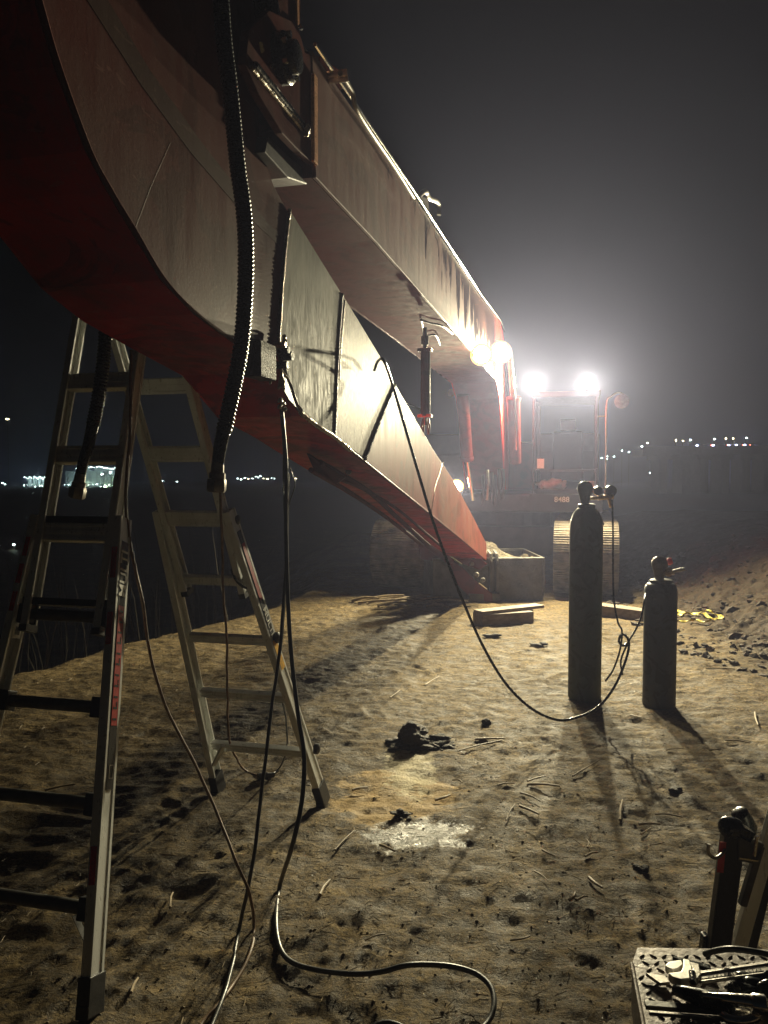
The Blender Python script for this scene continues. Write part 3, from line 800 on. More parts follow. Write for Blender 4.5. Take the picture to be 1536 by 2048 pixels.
# clamp block with bolts at the lower edge, rag of torn plate below it
mb = MB(); cbm = ap(520, 722, 0.03); mb.box(cbm, (UU, VV, Z3), (0.035, 0.075, 0.065)); CL = EB(mb, 'clamp_block', MT['mud'], ARM, bevel=0.006)
for q, r in (((568, 700), 0.016), ((576, 712), 0.02), ((566, 730), 0.016), ((562, 690), 0.012)):
    mb = MB(); c_ = ap(*q, 0.04); mb.cyl(c_ - UU * 0.03, c_ + UU * 0.02, r, 6); EB(mb, 'bolt', MT['weld'] if r < 0.014 else MT['hose'], CL)
mb = MB(); mb.prism([ap(562, 740, .03), ap(580, 765, .03), ap(592, 800, .03), ap(604, 836, .03), ap(590, 815, .03), ap(576, 800, .03), ap(560, 770, .03)], UU * 0.006); EB(mb, 'torn_plate', MT['hose'], CL, bevel=0.001)
mb = MB(); mb.tube(crom([ap(562, 738, .036), ap(580, 764, .036), ap(592, 800, .036), ap(606, 834, .036)], 6), 0.004, 6); EB(mb, 'torn_edge', MT['weld'], CL, smooth=True)
for q, r_, sd, sq_ in (((563, 765, .04), 0.024, 3, (0.6, 0.6, 1.3)), ((540, 758, .04), 0.012, 4, (0.8, 0.8, 1.2)), ((568, 680, .03), 0.014, 5, (0.7, 0.7, 1.5))):
    mb = MB(); mb.blob(ap(*q), r_, sd, 3, 0.5, sq_); EB(mb, 'weld_lump', MT['weld'], CL, smooth=True, auto=False)
mb = MB()
for q in ((560, 800), (566, 806), (559, 813), (568, 818)): mb.blob(ap(*q, .05), 0.010, q[0], 2, 0.4)
EB(mb, 'cable_gland', MT['steel'], CL, smooth=True, auto=False)
# boss and pipes on the underside
mb = MB(); q0 = at(697, 943, 4.6)
mb.lathe(q0, [(0.010, 0), (0.018, 0), (0.018, 0.02), (0.010, 0.02)], 24, (0, -1, 0.1)); EB(mb, 'pin_boss', MT['steel'], ARM, smooth=True)
for k, (P) in enumerate(([(640, 925), (680, 948), (740, 985), (800, 1040), (858, 1092)], [(622, 940), (660, 962), (700, 985), (780, 1040), (846, 1092)], [(655, 950), (720, 975), (790, 1015), (850, 1065), (885, 1095)])):
    mb = MB(); mb.tube(crom([at(x, y, 3.9 + (x - 620) * 0.0098) for x, y in P], 6), 0.017 - 0.003 * k, 10); EB(mb, 'arm_pipe', MT['boom_paint'], ARM, smooth=True)
mb = MB(); mb.prism([at(612, 905, 3.95), at(690, 955, 4.35), at(672, 968, 4.3), at(628, 940, 4.0)], (0.0, 0.2, 0)); EB(mb, 'pipe_bracket', MT['boom_paint'], ARM, bevel=0.004)
# small clamp handle on the horn
mb = MB(); mb.tube([ap(573, 64, .06), ap(604, 57, .06)], 0.0055, 8); mb.tube([ap(570, 56, .05), ap(600, 52, .05)], 0.004, 8); mb.tube([ap(604, 57, .06), ap(600, 50, .05)], 0.006, 8); EB(mb, 'clamp_handle', MT['chrome'], ARM, smooth=True)
mb = MB(); mb.bar(ap(592, -60, .006), ap(596, 108, .006), 0.012, 0.02, UU); EB(mb, 'horn_edge', MT['bright_edge'], ARM)
# arm cylinder between the fork plates
mb = MB(); mb.tube([pl(548, 130, 0.03), pl(520, -60, 0.03)], 0.05, 20); ac = EB(mb, 'arm_cylinder', MT['hose'], smooth=True)
mb = MB()
for q in ((521, 90), (523, 100), (581, 117), (582, 131)): mb.cyl(ap(*q, .085), ap(*q, .10), 0.010, 8)
mb.tube(crom([ap(534, 84, .09), ap(540, 90, .09), ap(546, 84, .09)], 4), 0.005, 6)
mb.tube(crom([ap(538, 130, .1), ap(550, 134, .1), ap(562, 146, .1), ap(572, 150, .1), ap(584, 150, .1)], 4), 0.009, 8)
EB(mb, 'cylinder_fitting', MT['chrome'], ac, smooth=True)

# ---- linkage and bucket at the far end
def lp(px, py, Y=9.7): return at(px, py, Y)
mb = MB()
mb.prism([lp(893, 1062), lp(905, 1062), lp(908, 1122), lp(895, 1132)], (0, 0.12, 0)); EB(mb, 'link_lug', MT['red'], bevel=0.006)
mb = MB(); mb.prism([lp(905, 1080, 9.75), lp(935, 1096, 9.75), lp(975, 1128, 9.75), lp(960, 1140, 9.75), lp(925, 1128, 9.75), lp(902, 1112, 9.75)], (0, 0.25, 0)); EB(mb, 'tipping_link', MT['red'], bevel=0.01)
mb = MB(); mb.prism([lp(898, 1120, 9.8), lp(925, 1135, 9.8), lp(955, 1165, 9.8), lp(985, 1188, 9.8), lp(985, 1205, 9.8), lp(945, 1200, 9.8), lp(915, 1170, 9.8)], (0, 0.22, 0)); EB(mb, 'bucket_link', MT['arm_far'], bevel=0.01)
mb = MB(); mb.tube(crom([lp(947, 1118), lp(945, 1100), lp(949, 1088), lp(948, 1074)], 6), 0.026, 12); EB(mb, 'lifting_eye', MT['hose'], smooth=True)
mb = MB()
for a, b in (((902, 1113), (924, 1128)), ((958, 1166), (974, 1178))): mb.bar(lp(*a, 9.6), lp(*b, 9.6), 0.02, 0.014)
EB(mb, 'link_edge', MT['chrome'])
mb = MB()
for q, r in (((898, 1090), .03), ((952, 1150), .035), ((943, 1128), .028), ((965, 1160), .03), ((880, 1085), .025), ((852, 1086), .022), ((838, 1040), .018), ((853, 1048), .018)): mb.lathe(lp(*q, 9.6), [(r, 0), (r, 0.05), (r * 0.7, 0.07)], 16, (0, -1, 0.15))
EB(mb, 'link_pin', MT['steel'], smooth=True)
mb = MB(); mb.tube([lp(842, 1078, 9.7), lp(912, 1132, 9.9)], 0.05, 16); mb.prism([lp(836, 1076, 9.9), lp(900, 1100, 9.9), lp(898, 1128, 9.9), lp(842, 1118, 9.9)], (0, 0.3, 0)); EB(mb, 'bucket_cylinder', MT['boom_paint'], smooth=True)
# bucket, a wide box resting on the ground, open at the top
bx0, bx1 = 0.75, 2.07
bR = Vector((1, 0.10, 0)).normalized(); bF = Vector((-0.10, 1, 0)).normalized()
bo = Vector((bx1, 10.0, gz(1.8, 10.2)))
def bk(u, v, z): return bo - bR * u + bF * v + Z3 * z
Wd, Dp, Hh, th = 1.42, 0.95, 0.55, 0.035
mb = MB()
mb.prism([bk(0, 0, 0.02), bk(0, 0, Hh), bk(0, th, Hh), bk(0, th, 0.02)], -bR * Wd)            # front wall
mb.prism([bk(0, Dp - th, 0.0), bk(0, Dp - th, Hh + 0.03), bk(0, Dp, Hh + 0.03), bk(0, Dp, 0.0)], -bR * Wd)
mb.prism([bk(0, th, 0.0), bk(0, th, th), bk(0, Dp - th, th), bk(0, Dp - th, 0.0)], -bR * Wd)
BK = EB(mb, 'bucket', MT['bucket'], bevel=0.006)
for u in (0, Wd):
    mb = MB(); s_ = 0.03
    P = [bk(u, -0.01, 0.10), bk(u, 0.07, 0.0), bk(u, Dp - 0.1, -0.01), bk(u, Dp + 0.02, 0.1), bk(u, Dp + 0.02, Hh + 0.05), bk(u, -0.01, Hh + 0.015)]
    mb.prism(P, bR * s_ * (1 if u == 0 else -1)); EB(mb, 'bucket_side', MT['bucket'], BK, bevel=0.005)
mb = MB(); mb.tube([bk(0, -0.005, Hh + 0.004), bk(Wd, -0.005, Hh + 0.004)], 0.022, 10); mb.tube([bk(0, Dp, Hh + 0.034), bk(Wd, Dp, Hh + 0.034)], 0.020, 10); EB(mb, 'bucket_rim', MT['bucket'], BK, smooth=True)
mb = MB()
for u in (0.60, 0.68): mb.prism([bk(u, -0.06, 0.05), bk(u, -0.06, Hh - 0.02), bk(u, -0.02, Hh + 0.08), bk(u, 0.15, Hh + 0.12), bk(u, 0.03, Hh), bk(u, -0.011, 0.05)], -bR * 0.03)
mb.prism([bk(0.6, -0.12, 0.02), bk(0.6, -0.12, 0.12), bk(0.6, -0.011, 0.14), bk(0.6, -0.011, 0.02)], -bR * 0.4)
EB(mb, 'bucket_lug', MT['bucket'], BK, bevel=0.005)
# soil in the bucket
def heap(name, cx, cy, rx, ry, h, z0, seed, rot=0, n=60, mat='dirt', edge=1.0):
    mb = MB(); vs = []; fs = []
    for i in range(n + 1):
        for j in range(n + 1):
            a, b = 2 * i / n - 1, 2 * j / n - 1
            x = cx + (a * rx) * math.cos(rot) - (b * ry) * math.sin(rot); y = cy + (a * rx) * math.sin(rot) + (b * ry) * math.cos(rot)
            vs.append((x, y, 0)); fs_ = 0
    A = np.array(vs); a, b = np.meshgrid(np.linspace(-1, 1, n + 1), np.linspace(-1, 1, n + 1), indexing='ij')
    z = z0 + h(a, b) + 0.07 * fb(A[:, 0] * 6, A[:, 1] * 6, seed, 4).reshape(a.shape) + 0.03 * fb(A[:, 0] * 26, A[:, 1] * 26, seed + 9, 3).reshape(a.shape)
    A[:, 2] = z.ravel()
    for i in range(n):
        for j in range(n): fs.append((i * (n + 1) + j, (i + 1) * (n + 1) + j, (i + 1) * (n + 1) + j + 1, i * (n + 1) + j + 1))
    ring = [i * (n + 1) for i in range(n + 1)] + [n * (n + 1) + j for j in range(1, n + 1)] + [i * (n + 1) + n for i in range(n - 1, -1, -1)] + [j for j in range(n - 1, 0, -1)]
    k = len(A); low = [(A[i][0], A[i][1], z0 - 0.12) for i in ring]
    V = [tuple(v) for v in A] + low; m = len(ring)
    for i in range(m): fs.append((ring[i], ring[(i + 1) % m], k + (i + 1) % m, k + i))
    fs.append(tuple(k + i for i in range(m)))
    mb.add(V, fs)
    return mb.build(name, MT[mat], None, smooth=True, auto=False)
cb_ = bk(Wd / 2, Dp / 2, 0)
o = heap('soil', cb_.x, cb_.y, Wd / 2 - 0.01, Dp / 2 - 0.05, lambda a, b: 0.22 * np.exp(-((a - 0.05) / 0.35) ** 2) * (1 - 0.4 * b * b) - 0.05, bo.z + Hh + 0.02, 5, math.atan2(0.10, 1))
tag(o, 'clumped soil heaped in the excavator bucket', 'soil', kind='stuff')

# ---- hydraulic hoses left hanging from the arm
def spiral_hose(P, n_r, fit, r=0.022, pitch=0.0125):
    Q = resample(crom(P, 14), pitch / 4)
    prof = [1.0, 1.07, 1.0, 0.90]
    mb = MB(); mb.tube(Q, r, 20, rf=lambda t, i: r * prof[i % 4])
    h = EB(mb, 'hydraulic_hose', MT['hose'], smooth=True, auto=False)
    mb = MB(); F = resample(crom(fit, 10), 0.01) ; mb.tube(F, r * 0.8, 16, rf=lambda t, i: r * (0.92 - 0.2 * t)); EB(mb, 'hose_sleeve', MT['hose'], h, smooth=True, auto=False)
    e = F[-1]; d = (F[-1] - F[-4]).normalized()
    mb = MB(); mb.lathe(e - d * 0.055, [(r * 0.8, 0), (r * 0.85, 0.03), (r * 1.05, 0.033), (r * 1.05, 0.05)], 20, d)
    mb.lathe(e - d * 0.004, [(r * 1.25, 0), (r * 1.3, 0.012), (r * 1.3, 0.034), (r * 1.1, 0.04), (r * 0.6, 0.04)], 6, d); EB(mb, 'hose_fitting', MT['steel'], h, smooth=True)
    return h
spiral_hose([at(x, y, 2.34) for x, y in ((432, -160), (441, -20), (448, 80), (460, 180), (468, 260), (476, 340), (486, 410), (491, 480), (491, 560), (487, 640), (481, 700), (469, 765), (455, 830), (447, 865))], 0,
            [at(x, y, 2.34) for x, y in ((447, 863), (441, 890), (436, 925), (434, 955), (434, 966))], 0.0235)
spiral_hose([at(x, y, 2.78) for x, y in ((214, 560), (213, 620), (210, 680), (205, 740), (196, 800), (186, 850))], 0,
            [at(x, y, 2.78) for x, y in ((186, 848), (177, 890), (166, 925), (160, 955), (156, 978))], 0.0235)

# ------------------------------------------------------------------ ladder
q = [-1.158, 2.296, -0.571, 3.799, -1.067, 3.184, 2.539, -0.237, 0.148, 0.276, 0.270, 0.301, 0.279]
WV = Vector((math.cos(q[7]), math.sin(q[7]), 0))
LAD = empty('stepladder', (q[0], q[1], 0))
tag(LAD, 'aluminium multi-position ladder standing open under the curved end of the red arm', 'ladder')
def LB(mb, name, mat, parent=None, **k):
    o = mb.build(name, mat, None, **k); o.parent = parent or LAD
    o.matrix_parent_inverse = Matrix.Identity(4) if parent is not None else Matrix.Translation(-LAD.location)
    return o
def rail_shape(p, a_, outw, dep, wid=0.028, t=0.004):
    """C-channel rail from p to a_: web on the outer side, flanges inward, grooves on the web"""
    mb = MB(); d = (a_ - p).normalized(); side = (outw - d * outw.dot(d)).normalized(); fr = d.cross(side).normalized()
    L_ = (a_ - p).length; c = (p + a_) / 2
    mb.box(c + side * (wid / 2 - t / 2), (side, fr, d), (t / 2, dep / 2, L_ / 2))
    for s in (-1, 1):
        mb.box(c + fr * s * (dep / 2 - t / 2) - side * t / 2, (side, fr, d), (wid / 2 - t / 2, t / 2, L_ / 2))
        mb.box(c + side * (wid / 2 + 0.0015) + fr * s * (dep / 2 - 0.008), (side, fr, d), (0.0015, 0.006, L_ / 2))
        mb.box(c - side * (wid / 2 + 0.001) + fr * s * (dep / 2 - 0.005), (side, fr, d), (0.001, 0.004, L_ / 2))
    return mb, side, fr, d
A_ = Vector((q[4], q[5], q[6]))
GND = -0.01
def ladder_section(fc, wo, front):
    fcv = Vector((fc[0], fc[1], 0.0)); Lf = (A_ - fcv).length; ax = (A_ - fcv).normalized()
    wi = q[8]
    def cen(s): return fcv + ax * s
    def hw(s): return wo + (wi - wo) * min(1, s / Lf / 0.55)
    s_out = 0.55 * Lf + 0.06
    dep = 0.074
    nrm = WV.cross(ax).normalized()
    for sgn in (-1, 1):
        # outer (flared) rail
        foot = cen(0.06) + WV * sgn * (hw(0.06) + 0.012); top = cen(s_out) + WV * sgn * (hw(s_out) + 0.022)
        mb, side, fr, d = rail_shape(foot, top, WV * sgn, dep)
        r = LB(mb, 'outer_rail', MT['alu'])
        # foot
        f0 = cen(0.0) + WV * sgn * (hw(0.0) + 0.012); gzz = gz(f0.x, f0.y)
        mb = MB(); u2 = (top - foot).normalized()
        mb.box(foot + u2 * 0.02 - u2 * 0.03, (side, fr, u2), (0.021, dep / 2 + 0.006, 0.055)); b0 = foot - u2 * 0.06; b0.z = gzz + 0.005
        mb.prism([b0 + side * 0.021 + fr * 0.045, b0 + side * 0.021 - fr * 0.045, b0 - side * 0.021 - fr * 0.045, b0 - side * 0.021 + fr * 0.045], foot - u2 * 0.03 - b0)
        LB(mb, 'foot', MT['black'], r, bevel=0.003)
        # inner rail, narrower, slides inside the outer one
        i0 = 0.30 * Lf if front else 0.12 * Lf
        p0 = cen(max(i0, 0.42 * Lf)) + WV * sgn * (wi - 0.004); p1 = cen(Lf - 0.02) + WV * sgn * (wi - 0.004)
        mb, side, fr, d = rail_shape(p0, p1, WV * sgn, dep * 0.78, 0.024)
        r2 = LB(mb, 'inner_rail', MT['alu'])
        mb = MB(); mb.box(p0, (side, fr, d), (0.016, dep * 0.42, 0.012)); LB(mb, 'end_cap', MT['black'], r2)
        # writing on the outer web
        if sgn == 1:
            wb = foot + d * 0; 
            u2 = (top - foot).normalized(); sd = (WV - u2 * WV.dot(u2)).normalized(); f2 = u2.cross(sd).normalized()
            def on(s, off=0.0, o=0.0): return foot + u2 * s + sd * (0.014 + 0.0035 + o) + f2 * off
            Lr = (top - foot).length
            if front:
                a0, a1 = Lr - 0.92, Lr - 0.09
                mb = MB(); mb.box(on((a0 + a1) / 2), (sd, f2, u2), (0.0006, 0.021, (a1 - a0) / 2)); lb = LB(mb, 'sticker', MT['label_black'], r)
                text('lettering', 'MULTI', 0.060, MT['label_white'], on(a1 - 0.115, 0, 0.0016), u2, -f2 if (u2.cross(-f2)).dot(sd) > 0 else f2, lb)
                mb = MB()
                mb.box(on(a1 - 0.43, 0, 0.0012), (sd, f2, u2), (0.0005, 0.017, 0.20))
                LB(mb, 'red_band', MT['label_red'], lb)
                mb = MB(); rr = random.Random(4)
                for k in range(11):
                    s = a1 - 0.25 - k * 0.036
                    mb.box(on(s, 0, 0.0020), (sd, f2, u2), (0.0004, 0.0115, 0.0035)); 
                    if k % 2: mb.box(on(s + 0.012, 0.008, 0.0020), (sd, f2, u2), (0.0004, 0.003, 0.009))
                LB(mb, 'worn_letters', MT['label_black'], lb)
                mb = MB()
                for s, o_ in ((0.035, 0), (0.075, 0)): mb.box(on(a0 + s, 0, 0.0016), (sd, f2, u2), (0.0005, 0.012, 0.0018))
                for f_ in (-0.011, 0.011): mb.box(on(a0 + 0.055, f_, 0.0016), (sd, f2, u2), (0.0005, 0.0018, 0.019))
                LB(mb, 'square_mark', MT['steel'], lb)
                # red stickers on the inner edge of the rail
                for s in (Lr - 0.17, Lr - 0.40, 0.35):
                    mb = MB(); mb.box(foot + u2 * s - sd * 0.018, (sd, f2, u2), (0.0012, 0.030, 0.055)); mb.box(foot + u2 * s - f2 * (dep / 2 + 0.001) , (sd, f2, u2), (0.010, 0.0012, 0.055)); mb.box(foot + u2 * s + f2 * (dep / 2 + 0.001), (sd, f2, u2), (0.010, 0.0012, 0.055)); LB(mb, 'warning_sticker', MT['label_red'], r)
            else:
                a0, a1 = Lr - 0.62, Lr - 0.10
                mb = MB(); mb.box(on((a0 + a1) / 2), (sd, f2, u2), (0.0006, 0.018, (a1 - a0) / 2)); lb = LB(mb, 'sticker', MT['label_black'], r)
                text('lettering', 'MULTI', 0.050, MT['label_white'], on(a0 + 0.07, 0, 0.0016), -u2, f2 if ((-u2).cross(f2)).dot(sd) > 0 else -f2, lb)
                mb = MB(); mb.box(on(a1 - 0.2, 0, 0.0014), (sd, f2, u2), (0.0005, 0.014, 0.14)); LB(mb, 'red_band', MT['label_red'], lb)
                mb = MB(); mb.box(on(a0 - 0.10, 0, 0.001), (sd, f2, u2), (0.0006, 0.020, 0.075)); LB(mb, 'amber_sticker', MT['label_yellow'], r)
        elif front:
            u2 = (top - foot).normalized(); sd = (WV - u2 * WV.dot(u2)).normalized(); f2 = u2.cross(sd).normalized()
            Lr = (top - foot).length
            mb = MB()
            c_ = foot + u2 * (Lr - 0.42) + sd * 0.016
            mb.box(c_, (sd, f2, u2), (0.0006, 0.022, 0.026)); o_ = LB(mb, 'pictogram_sticker', MT['label_white'], r)
            mb = MB(); mb.box(c_ + sd * 0.0009, (sd, f2, u2), (0.0004, 0.012, 0.014)); LB(mb, 'pictogram', MT['label_black'], o_)
            mb = MB()
            for s in (Lr - 0.12, Lr - 0.22, Lr - 0.32): mb.box(foot + u2 * s - f2 * (dep / 2 + 0.0012), (sd, f2, u2), (0.009, 0.001, 0.035)); mb.box(foot + u2 * s + f2 * (dep / 2 + 0.0012), (sd, f2, u2), (0.009, 0.001, 0.035))
            LB(mb, 'red_sticker', MT['label_red'], r)
    # rungs
    for k in range(1, 8):
        s = q[12] + (k - 1) * q[11]
        c = cen(s); inner = k >= 5
        h_ = (hw(s) if not inner else wi) - 0.004
        mb = MB()
        if inner or not front:
            hh = 0.033 if inner else 0.019
            mb.box(c, (WV, nrm, ax), (h_, 0.014, hh)); 
            for s_ in (-1, 1):
                mb.box(c + nrm * s_ * 0.015, (WV, nrm, ax), (h_, 0.002, hh * 0.25)); mb.box(c + nrm * s_ * 0.015 + ax * hh * 0.8, (WV, nrm, ax), (h_, 0.003, hh * 0.2)); mb.box(c + nrm * s_ * 0.015 - ax * hh * 0.8, (WV, nrm, ax), (h_, 0.003, hh * 0.2))
            LB(mb, 'rung', MT['alu'], bevel=0.002)
        else:
            mb.tube([c - WV * h_, c + WV * h_], 0.021, 12)
            ru = LB(mb, 'rung', MT['alu_dark'], smooth=True)
            for s_ in (-1, 1):
                mb = MB(); e = c + WV * s_ * (h_ - 0.012); mb.box(e, (WV, nrm, ax), (0.022, 0.026, 0.034)); LB(mb, 'rung_bracket', MT['black'], ru, bevel=0.004)
        if front and k in (4, 5):
            mb = MB(); mb.box(c + ax * 0.045 - nrm * 0.0, (WV, nrm, ax), (h_, 0.022, 0.012)); 
            LB(mb, 'black_rung_sleeve', MT['black'])
    return
ladder_section((q[0], q[1]), q[9], True)
ladder_section((q[2], q[3]), q[10], False)
for sgn in (-1, 1):
    mb = MB(); c = A_ + WV * sgn * q[8] - Vector((0, 0, 0.03))
    mb.lathe(c - WV * 0.022, [(0.055, 0), (0.06, 0.006), (0.06, 0.038), (0.055, 0.044)], 24, WV); hg = LB(mb, 'hinge', MT['steel'], smooth=True)
    mb = MB(); mb.cyl(c - WV * 0.04, c + WV * 0.04, 0.018, 16); LB(mb, 'hinge_pin', MT['black'], hg, smooth=True)
# adjustment knobs and locks on the rails, spreader bar at the back
mb = MB()
for px, py, Y in ((467, 1041, 3.45), (548, 1275, 3.56), (628, 1497, 3.66)):
    c = at(px, py, Y); mb.lathe(c, [(0.008, 0), (0.026, 0.004), (0.026, 0.022), (0.012, 0.03)], 16, WV); 
LB(mb, 'lock_knob', MT['black'], smooth=True)
mb = MB(); mb.tube(crom([at(463, 1140, 3.5), at(472, 1160, 3.44), at(487, 1174, 3.44), at(504, 1177, 3.5)], 6), 0.006, 8); LB(mb, 'tie_strap', MT['cord_black'], smooth=True)
mb = MB(); mb.bar(at(428, 1530, 3.78), at(446, 1492, 3.7), 0.022, 0.012); LB(mb, 'brace', MT['alu'])
mb = MB(); mb.bar(at(150, 1832, 2.42), at(172, 1880, 2.37), 0.018, 0.006); LB(mb, 'brace', MT['alu'])

# ------------------------------------------------------------------ cables and hoses
def cable(name, P, r, mat, label, cat, n=8, step=0.02, caps=True, wig=0.0):
    Q = resample(crom(P, 10), step)
    if wig:
        rn = random.Random(len(P)); a = rn.uniform(0, 6)
        Q = [p + Vector((math.sin(i * 0.31 + a) + 0.5 * math.sin(i * 0.83), 0, 0)) * wig for i, p in enumerate(Q)]
    mb = MB(); mb.tube(Q, r, n)
    o = mb.build(name, MT[mat], None, smooth=True, auto=False)
    return tag(o, label, cat)
G = onground
tanA = [at(262, 700, 2.86), at(260, 850, 2.82), at(252, 1000, 2.78), at(262, 1100, 2.76), at(285, 1200, 2.74), at(300, 1310, 2.74), at(335, 1420, 2.74), at(385, 1520, 2.74), at(432, 1620, 2.70), at(470, 1720, 2.6), at(500, 1790, 2.58), G(508, 1850, .01), G(500, 1905, .01), G(470, 1965, .01), G(435, 2010, .01), G(400, 2052, .01), G(380, 2120, .01)]
cable('extension_cord', tanA, 0.0058, 'cord_tan', 'tan extension cord draped from the near side of the ladder down to the bottom edge', 'cord', wig=0.0012)
cable('work_cable', [at(440, 985, 3.25), at(444, 1060, 3.3), at(445, 1150, 3.4), at(452, 1260, 3.5), at(455, 1360, 3.6), at(455, 1440, 3.7), at(465, 1500, 3.8), G(490, 1540, .012), G(522, 1553, .012)], 0.0058, 'cord_tan', 'tan cord hanging behind the far ladder legs to a plug on the ground', 'cord', wig=0.002)
cable('power_lead', [G(540, 1550, .014), G(560, 1535, .012), at(574, 1490, 3.9), at(572, 1440, 3.85), at(562, 1390, 3.8), at(560, 1330, 3.8), at(570, 1200, 3.7), at(575, 1050, 3.6), at(578, 940, 3.5)], 0.0045, 'cord_black', 'thin black lead rising from the plug beside the far right ladder foot', 'cable', wig=0.0012)
mb = MB(); a, b = G(516, 1554, .018), G(548, 1549, .018)
mb.cyl(a, a.lerp(b, 0.55), 0.019, 14, 0.021); mb.cyl(a.lerp(b, 0.55), b, 0.017, 14, 0.012)
o = mb.build('cable_connector', MT['black'], None, smooth=True); tag(o, 'black plug and socket joining two cords on the ground inside the ladder', 'connector')
cable('welding_cable', [at(566, 822, 3.2), at(568, 900, 3.2), at(570, 1000, 3.15), at(572, 1120, 3.1), at(566, 1220, 3.05), at(556, 1330, 3.0), at(540, 1440, 2.9), at(526, 1560, 2.8), at(512, 1680, 2.7), at(495, 1780, 2.62), G(478, 1860, .012), G(462, 1940, .012), G(445, 2000, .012), G(420, 2060, .012), G(400, 2130, .012)], 0.0068, 'cord_black', 'black welding cable hanging from the clamp and running under the tan cord', 'cable', wig=0.001)
cable('welding_lead', [at(563, 818, 3.1), at(572, 930, 3.1), at(572, 1050, 3.1), at(575, 1180, 3.05), at(582, 1300, 3.0), at(595, 1420, 2.9), at(608, 1510, 2.8), at(604, 1600, 2.72), at(585, 1690, 2.66), G(560, 1770, .02), G(552, 1840, .012), G(560, 1895, .012), G(585, 1925, .014), G(640, 1941, .03), G(710, 1948, .04), G(765, 1943, .06), G(810, 1931, .08), G(860, 1929, .08), G(910, 1934, .07), G(955, 1949, .05), G(982, 1975, .04), G(988, 2010, .03), G(975, 2045, .02), G(930, 2080, .012), G(860, 2085, .012), G(800, 2052, .014), G(760, 2047, .014), G(700, 2080, .012)], 0.0085, 'cord_black', 'thick black lead that loops across the ground at the bottom of the yard', 'cable', 10)
for k, P in enumerate(([(574, 940), (566, 975), (572, 1000), (578, 975), (576, 945)], [(580, 935), (590, 965), (586, 985), (578, 1010), (576, 1060)])):
    cable('thin_wire', [at(x, y, 3.12) for x, y in P], 0.0022, 'cord_black', ('short looped wire end' if k == 0 else 'longer curved wire end') + ' among the cables hanging below the clamp', 'wire', 6)
# gas hose
gas_c = gp(1176, 1403) + Vector((0, 0.10, 0))
gas_c.z = gz(gas_c.x, gas_c.y) - 0.005
sm_c = gp(1328, 1417) + Vector((0, 0.10, 0)); sm_c.z = gz(sm_c.x, sm_c.y) - 0.005
cable('torch_hose', [pl(748, 742, 0.03), pl(756, 722, 0.06), pl(768, 722, 0.14), at(785, 770, 4.5), at(812, 862, 4.4), at(835, 940, 4.3), at(862, 1030, 4.3), at(890, 1110, 4.35), at(925, 1200, 4.4), at(965, 1290, 4.5), at(1010, 1365, 4.55), at(1060, 1415, 4.6), at(1110, 1439, 4.7), at(1150, 1436, 4.75), at(1195, 1415, 4.8), at(1228, 1375, 4.9), at(1250, 1325, 5.0), at(1258, 1290, 5.05), at(1252, 1272, 5.05), at(1242, 1270, 5.05), at(1238, 1284, 5.06), at(1248, 1292, 5.07), at(1256, 1284, 5.07)], 0.0085, 'hose', 'black twin gas hose sagging from the arm to a coil between the two gas bottles', 'hose', 10)
cable('oxygen_hose', [at(1224, 1000, 5.28), at(1226, 1060, 5.27), at(1226, 1140, 5.25), at(1228, 1200, 5.2), at(1236, 1245, 5.1), at(1244, 1262, 5.02), at(1240, 1300, 5.03), at(1226, 1340, 5.1), at(1211, 1362, 5.16)], 0.0065, 'hose', 'thin hose dropping from the tall bottle regulator to the coil', 'hose')
cable('fuel_hose', [sm_c + Vector((-0.112, -0.02, 0.80)), at(1289, 1200, 5.2), at(1282, 1235, 5.15), at(1270, 1262, 5.1), at(1258, 1282, 5.05), at(1242, 1320, 5.05), at(1245, 1350, 5.06)], 0.0065, 'hose', 'thin hose curving from the short bottle shoulder to the coil', 'hose')

